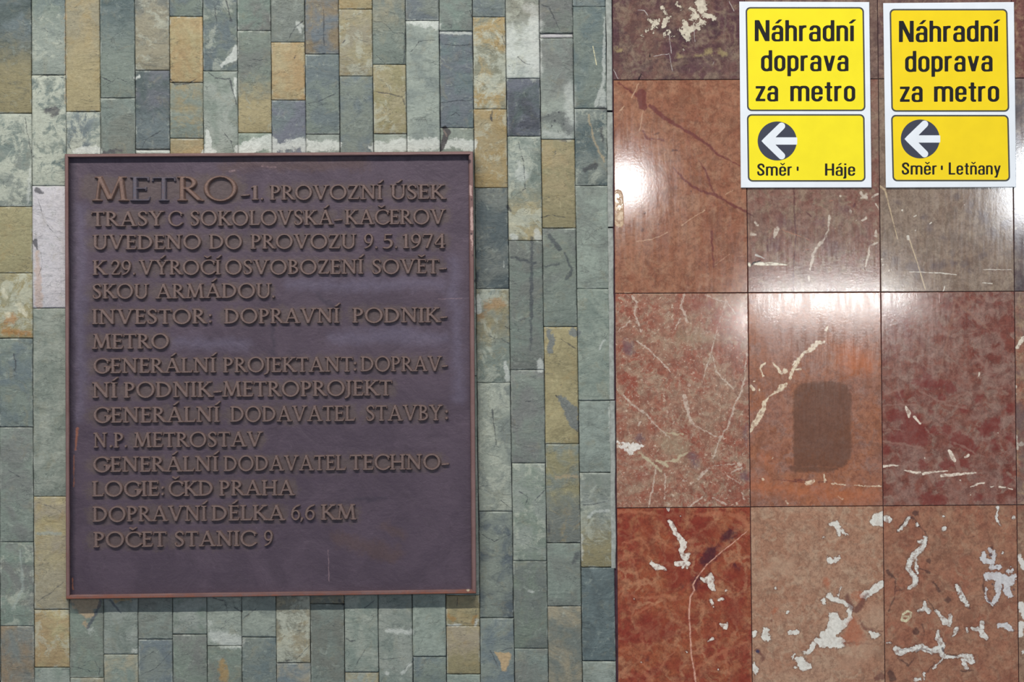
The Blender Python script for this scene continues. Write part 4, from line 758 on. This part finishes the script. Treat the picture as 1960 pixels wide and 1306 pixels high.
def bronze(name, a, b, feats, box_, o, rough=.5, metal=.3, bscale=.0012, face=False):
    nt = NT(name); p = nt.tc
    n1 = nt.noise(p, .09, 5, .6, .5); n2 = nt.noise(p, .012, 6, .7)
    mp = nt.t.nodes.new('ShaderNodeMapping'); nt.put(mp.inputs[0], p); mp.inputs['Scale'].default_value = (.3, 1, 1)
    brush = nt.noise(mp.outputs[0], .006, 5, .7, .4)
    col = nt.mix(nt.ramp(n1, .36, .64), lin(a), lin(b))
    col = nt.mix(nt.ramp(n2, .5, .75, 0, .5), col, [c * .7 for c in lin(a)[:3]])
    col = nt.mix(nt.ramp(nt.noise(nt.v('ADD', p, (5, 5, 5)), .02, 6, .7, 1), .56, .74, 0, .4), col, [min(1, c * 1.5) for c in lin(b)[:3]])
    col, deep = paint(nt, col, feats, box_, o, 3.3)
    h = nt.m('ADD', nt.m('MULTIPLY', n2, .5), nt.m('ADD', nt.m('MULTIPLY', brush, .3), nt.m('MULTIPLY', n1, 2.5 if face else 1)))
    return nt.out(col, nt.ramp(n2, .3, .7, rough - .06, rough + .1), .45, metal, nt.bump(h, bscale, .7))
pc = P(*pq(.5, .5)); PD = pc.copy()
hal = []
for yl, yr, h, ws in lines:
    for w, x0, x1 in ws:
        ya = yl + (yr - yl) * (x0 - 176) / 674; yb = yl + (yr - yl) * (x1 - 176) / 674
        if len(w) > 1: hal.append([(x0 + 6, ya - h / 2, h * .55), (x1 - 6, yb - h / 2, h * .55)])
pfe = [F((96, 82, 74), hal, 9, 6, .55, .012),
       F((112, 104, 124), [[(560, 545, 9), (700, 545, 11), (850, 545, 8)], [(640, 645, 9), (760, 640, 16), (850, 650, 10)], [(340, 655, 9), (470, 660, 9)], [(158, 400, 9), (158, 680, 10), (156, 800, 8)], [(870, 500, 9), (880, 760, 9)]], 14, 6, .42, .03),
       F((58, 50, 62), [[(610, 565, 4), (640, 590, 6)], [(524, 610, 3), (528, 680, 4)], [(408, 648, 3)], [(140, 310, 9), (144, 1120, 4)], [(890, 305, 6)], [(650, 960, 2), (740, 950, 4)]], 5, 4, .6, .02),
       F((150, 92, 66), [[(153, 820, 2.4), (149, 860, 1.8)], [(146, 870, .7), (146, 930, .7)], [(143, 1105, 1), (144, 1125, 1)]], 1.4, 1.2, .7),
       F((146, 120, 124), [[(630, 1052, .7), (632, 1110, .7)], [(505, 320, 2), (530, 322, 1.5)], [(443, 330, 2), (452, 329, 2)], [(840, 573, .6), (885, 572, .6)]], .8, .8, .7),
       F((92, 70, 62), [[(740, 1005, 8), (770, 1025, 7)], [(650, 1030, 14), (760, 1060, 12)], [(430, 320, 10), (700, 315, 12)]], 10, 8, .45, .03)]
fm = bronze('plaque_patina', (73, 60, 71), (82, 68, 79), pfe, (124, 290, 912, 1148), pc, .52, .25, .0016, True)
tm = bronze('letter_bronze', (119, 98, 91), (108, 89, 86), [], (0, 0, 0, 0), pc, .5, .3, .0010)
tm_big = bronze('big_letter_bronze', (124, 98, 87), (110, 88, 81), [], (0, 0, 0, 0), pc, .5, .3, .0010)
tm_blue = bronze('blue_grey_letter_bronze', (86, 84, 96), (96, 82, 86), [], (0, 0, 0, 0), pc, .5, .3, .0010)
rimf = [F((190, 158, 150), [[(901, 360, 2.4), (902, 376, 2)], [(903, 402, 2), (904, 440, 2.6)], [(904, 452, 1.6), (904, 480, 1)]], 1.2, 1.6, .85),
        F((46, 36, 44), [[(896, 312, 6)], [(902, 385, 2)], [(903, 450, 1.6)], [(905, 490, 1.5)], [(190, 293, 3), (236, 291, 4)], [(126, 395, 3)]], 1.6, 2, .8),
        F((150, 84, 56), [[(126, 1142, 6), (340, 1142, 5), (600, 1140, 5), (908, 1133, 5)], [(128, 900, 3), (130, 1140, 4)]], 4, 3, .65, .02),
        F((204, 190, 160), [[(897, 1125, 2.4)], [(892, 1119, 1)], [(358, 295, 1.4), (370, 294, 1.2)], [(680, 290, 1.4)]], 1, 1, .9)]
rm = bronze('rim_bronze', (126, 98, 94), (116, 86, 82), rimf, (110, 280, 925, 1160), pc, .45, .3, .0008)
plaque = link('memorial_plaque', None, None, pc, label='dark bronze plaque with raised Czech lettering in a thin rim on slate wall', category='plaque')
# face plate, gently uneven
nx, nz = 26, 28; vs = []
rp = random.Random(2)
for j in range(nz + 1):
    for i in range(nx + 1):
        x, y = pq(.006 + .988 * i / nx, .006 + .988 * j / nz); vs.append(P(x, y, FACE + rp.uniform(-.00015, .00015)) - pc)
fs = [(j * (nx + 1) + i, (j + 1) * (nx + 1) + i, (j + 1) * (nx + 1) + i + 1, j * (nx + 1) + i + 1) for j in range(nz) for i in range(nx)]
b0 = len(vs)
for u, v in ((.006, .006), (.994, .006), (.994, .994), (.006, .994)):
    w = P(*pq(u, v), FACE) - pc; w.y = -.0022; vs.append(w)
cn = [0, nx, (nz + 1) * (nx + 1) - 1, nz * (nx + 1)]
top = list(range(0, nx + 1)); rgt = [j * (nx + 1) + nx for j in range(nz + 1)]; bot = [nz * (nx + 1) + i for i in range(nx, -1, -1)]; lft = [j * (nx + 1) for j in range(nz, -1, -1)]
for k, run in enumerate((top, rgt, bot, lft)): fs.append(tuple(run) + (b0 + (k + 1) % 4, b0 + k))
fs.append((b0 + 3, b0 + 2, b0 + 1, b0))
link('face_plate', mesh_from('face_plate', vs, fs, False), plaque, pc, fm)
# rim: four mitred bars
def rim_bar(k, wpx):
    cs = [(0, 0), (1, 0), (1, 1), (0, 1)]; a, b = cs[k], cs[(k + 1) % 4]
    W = 782.0; H = 850.0
    def inset(c, t): return (c[0] + (t / W if c[0] == 0 else -t / W), c[1] + (t / H if c[1] == 0 else -t / H))
    prof = [(0, .0022), (0, RIM - .0015), (1.2, RIM), (wpx - 1.6, RIM), (wpx, RIM - .002), (wpx + .8, FACE - .0008), (wpx + .8, .0022)]
    n = 24; vs = []; rnd = random.Random(k)
    for i in range(n + 1):
        t = i / n
        for q, (ins, d) in enumerate(prof):
            pa = inset(a, ins); pb = inset(b, ins)
            j = rnd.uniform(-.35, .35) if 0 < i < n and q in (3, 4) else 0
            x, y = pq(pa[0] * (1 - t) + pb[0] * t, pa[1] * (1 - t) + pb[1] * t)
            vs.append(P(x + (j if k % 2 else 0), y + (0 if k % 2 else j), d) - pc)
    m = len(prof)
    fs = [(i * m + q, i * m + (q + 1) % m, (i + 1) * m + (q + 1) % m, (i + 1) * m + q) for i in range(n) for q in range(m)]
    fs += [tuple(range(m - 1, -1, -1)), tuple(n * m + q for q in range(m))]
    return mesh_from('rim_bar', vs, fs)
for k, wpx in enumerate((6.5, 8.5, 8.0, 7.5)): link('rim_bar', rim_bar(k, wpx), plaque, pc, rm)
glyphs = {}
def cast_letter(ch, x0, w, base, h, slope, mat_key, mat):
    key = (ch, mat_key)
    if key not in glyphs:
        gw, f = ROMAN[ch]; iso = .034 if mat_key == 'small' else .018
        glyphs[key] = relief_mesh('letter_relief', f, gw, iso); glyphs[key].materials.append(mat)
    gw = ROMAN[ch][0]; o = P(x0, base, FACE)
    ob = link('letter' if ch.isalnum() else 'punctuation_mark', glyphs[key], plaque, o)
    k = (D - FACE) / D * S
    ob.scale = (w / gw * k, .0066 if mat_key == 'small' else .0075, h * k)
    ob.rotation_euler = (0, ROLL + math.atan(slope) , 0)
rl = random.Random(12)
for li, (yl, yr, h, ws) in enumerate(lines):
    sl = (yr - yl) / 674
    for word, x0, x1 in ws:
        adv = sum(ROMAN[c][0] for c in word); gap = .035 * (len(word) - 1); k = (x1 - x0) / (adv + gap)
        x = x0
        for ci, c in enumerate(word):
            w = ROMAN[c][0] * k; y = yl + sl * (x - 176)
            mk = 'small' if li else ('blue' if c in 'ET' else 'big')
            cast_letter(c, x, w, y + rl.uniform(-.3, .3), h, sl, mk, {'small': tm, 'big': tm_big, 'blue': tm_blue}[mk]); x += w + .035 * k

# ------------------------------------------------------------------ yellow signs
def print_mat(name, rgb, rough=.45, spec=.25, amt=.03):
    nt = NT(name); c = lin(rgb); n = nt.noise(nt.tc, .05, 5, .6)
    return nt.out(nt.mix(nt.ramp(n, .3, .7), [x * (1 - amt) for x in c[:3]], [min(1, x * (1 + amt)) for x in c[:3]]), rough, spec)
white_pl = print_mat('white_board', (225, 228, 232)); black_ink = print_mat('black_ink', (22, 20, 20), .5, .2)
navy_ink = print_mat('charcoal_ink', (56, 58, 72), .5, .3)
yel = [print_mat('lemon_yellow_print', (240, 220, 22)), print_mat('warm_yellow_print', (238, 205, 6))]
grey_edge = print_mat('charcoal_border_ink', (66, 66, 62), .5, .3)
def build_sign(corners, yellow, label, D0, panels, words, disc, tick, ):
    cx = sum(c[0] for c in corners) / 4; cy = sum(c[1] for c in corners) / 4; o = P(cx, cy); TH = .004
    root = link('direction_sign', None, None, o, label=label, category='sign', group='yellow signs for replacement transport on the marble')
    rings = []
    for ins, d in ((0, .0012), (0, TH - .0006), (.7, TH)):
        for (x, y), (sx, sy) in zip(corners, ((1, 1), (-1, 1), (-1, -1), (1, -1))): rings.append(P(x + sx * ins, y + sy * ins, d) - o)
    fs = [(a * 4 + k, a * 4 + 4 + k, a * 4 + 4 + (k + 1) % 4, a * 4 + (k + 1) % 4) for a in range(2) for k in range(4)] + [(8, 11, 10, 9), (0, 1, 2, 3)]
    link('board', mesh_from('board', rings, fs), root, o, white_pl)
    def flat(name, f, b, cell, d, mat, sl=0.0, lean=0.0, iso=0.0):
        """thin printed film, f in photo pixels with y up = -py"""
        vs, fs_ = flat_polys(f, b[0], b[1], b[2], b[3], cell, iso); n = len(vs)
        m = mesh_from(name, [P(x, -y, d) - o for x, y in vs], fs_)
        return link(name, m, root, o, mat)
    for (x0, y0, x1, y1, lx) in panels:
        # lx: how far the bottom leans right of the top
        def R_(i, r, x0=x0, y0=y0, x1=x1, y1=y1, lx=lx):
            g = rr(x0 + i, -y1 + i, x1 - i, -y0 - i, r)
            return lambda x, y: g(x - lx * (-y - y0) / (y1 - y0), y)
        b = (x0 - 3, -y1 - 3, x1 + 8, -y0 + 3)
        flat('border_line', R_(0, 9), b, 2.2, TH + .00012, grey_edge)
        flat('yellow_field', R_(3.0, 6.5), b, 2.2, TH + .00024, yellow)
    def sans(name, word, x0, x1, base, h, slope, mat, iso=.0, track=.085):
        adv = sum(SANS[c][0] for c in word) + track * (len(word) - 1); k = (x1 - x0) / adv; x = x0
        for c in word:
            gw, g = SANS[c]; vs, fs_ = flat_polys(g, -.14, -.3, gw + .14, 1.12, .028, iso)
            m = mesh_from(name, [P(x + u * k, base + slope * (x + u * k - x0) - v * h, TH + .00036) - o for u, v in vs], fs_)
            link(name, m, root, o, mat); x += (gw + track) * k
    for w in words: sans('printed_letter', *w)
    dx, dy, rad = disc
    flat('arrow_disc', ell(dx, -dy, rad, rad), (dx - 40, -dy - 40, dx + 40, -dy + 40), 1.3, TH + .00036, navy_ink)
    ar = U(SUB(cap([(dx - 20.5, -dy, 7.2), (dx + 8.4, -dy + 28.5, 6.8)]), box(dx + 16, -999, dx + 99, 999)), SUB(cap([(dx - 20.5, -dy, 7.2), (dx + 8.4, -dy - 28.5, 6.8)]), box(dx + 16, -999, dx + 99, 999)),
           rr(dx - 22, -dy - 7, dx + 38.3, -dy + 7, 1.5), bar(dx - 29.6, -dy, dx - 18, -dy + 11.6, 1.0), bar(dx - 29.6, -dy, dx - 18, -dy - 11.6, 1.0), AND(lambda x, y: (np.abs(x - (dx - 29.6 + 11)) + np.abs(y + dy) - 11) / 1.414, box(-9999, -9999, 9999, 9999)))
    flat('arrow', ar, (dx - 34, -dy - 40, dx + 42, -dy + 40), 1.1, TH + .00048, white_pl)
    flat('printed_tick', box(tick[0], -tick[3], tick[2], -tick[1]), (tick[0] - 2, -tick[3] - 2, tick[2] + 2, -tick[1] + 2), 1.0, TH + .00036, black_ink)
    return root
K = black_ink
build_sign([(1415, 3), (1663.8, 4), (1668.2, 359.2), (1418, 359.5)], yel[0], 'lemon yellow sign with left arrow reading Směr Háje, left of the two', 0,
  [(1427, 13.5, 1653.6, 212.8, 3), (1429.5, 218.6, 1654.8, 347.9, 2)],
  [('Náhradní', 1444.6, 1635, 78.8, 40.3, 0, K), ('doprava', 1456.6, 1624, 136, 39.9, 0, K), ('za', 1446.4, 1489.4, 193.8, 39.2, 0, K), ('metro', 1512.6, 1637, 193.8, 39.2, 0, K),
   ('Směr', 1449.2, 1516.4, 336.4, 23.5, 0, K, -.004), ('Háje', 1579, 1637, 336.4, 23.5, 0, K, -.004)],
  (1487.6, 270, 37.4), (1524.9, 319, 1528.6, 327.2))
build_sign([(1690.4, 6), (1940.8, 4), (1945.2, 358.4), (1695.6, 359.4)], yel[1], 'deeper yellow sign with left arrow reading Směr Letňany, right of the two', 0,
  [(1702.6, 17, 1928.4, 214, 3.5), (1705.4, 220, 1930.6, 347.3, 3)],
  [('Náhradní', 1720.6, 1911, 80.6, 40.6, -.007, K), ('doprava', 1732.4, 1899.8, 137.4, 39.8, -.006, K), ('za', 1722.6, 1766, 195, 39.4, -.004, K), ('metro', 1787.8, 1912.5, 194.8, 39.4, -.004, K),
   ('Směr', 1726, 1793.6, 334.4, 23.5, 0, K, -.004), ('Letňany', 1815.8, 1915.6, 334.4, 23.5, -.002, K, -.004)],
  (1761.4, 266.1, 37.2), (1800.8, 317, 1804.6, 325.6))
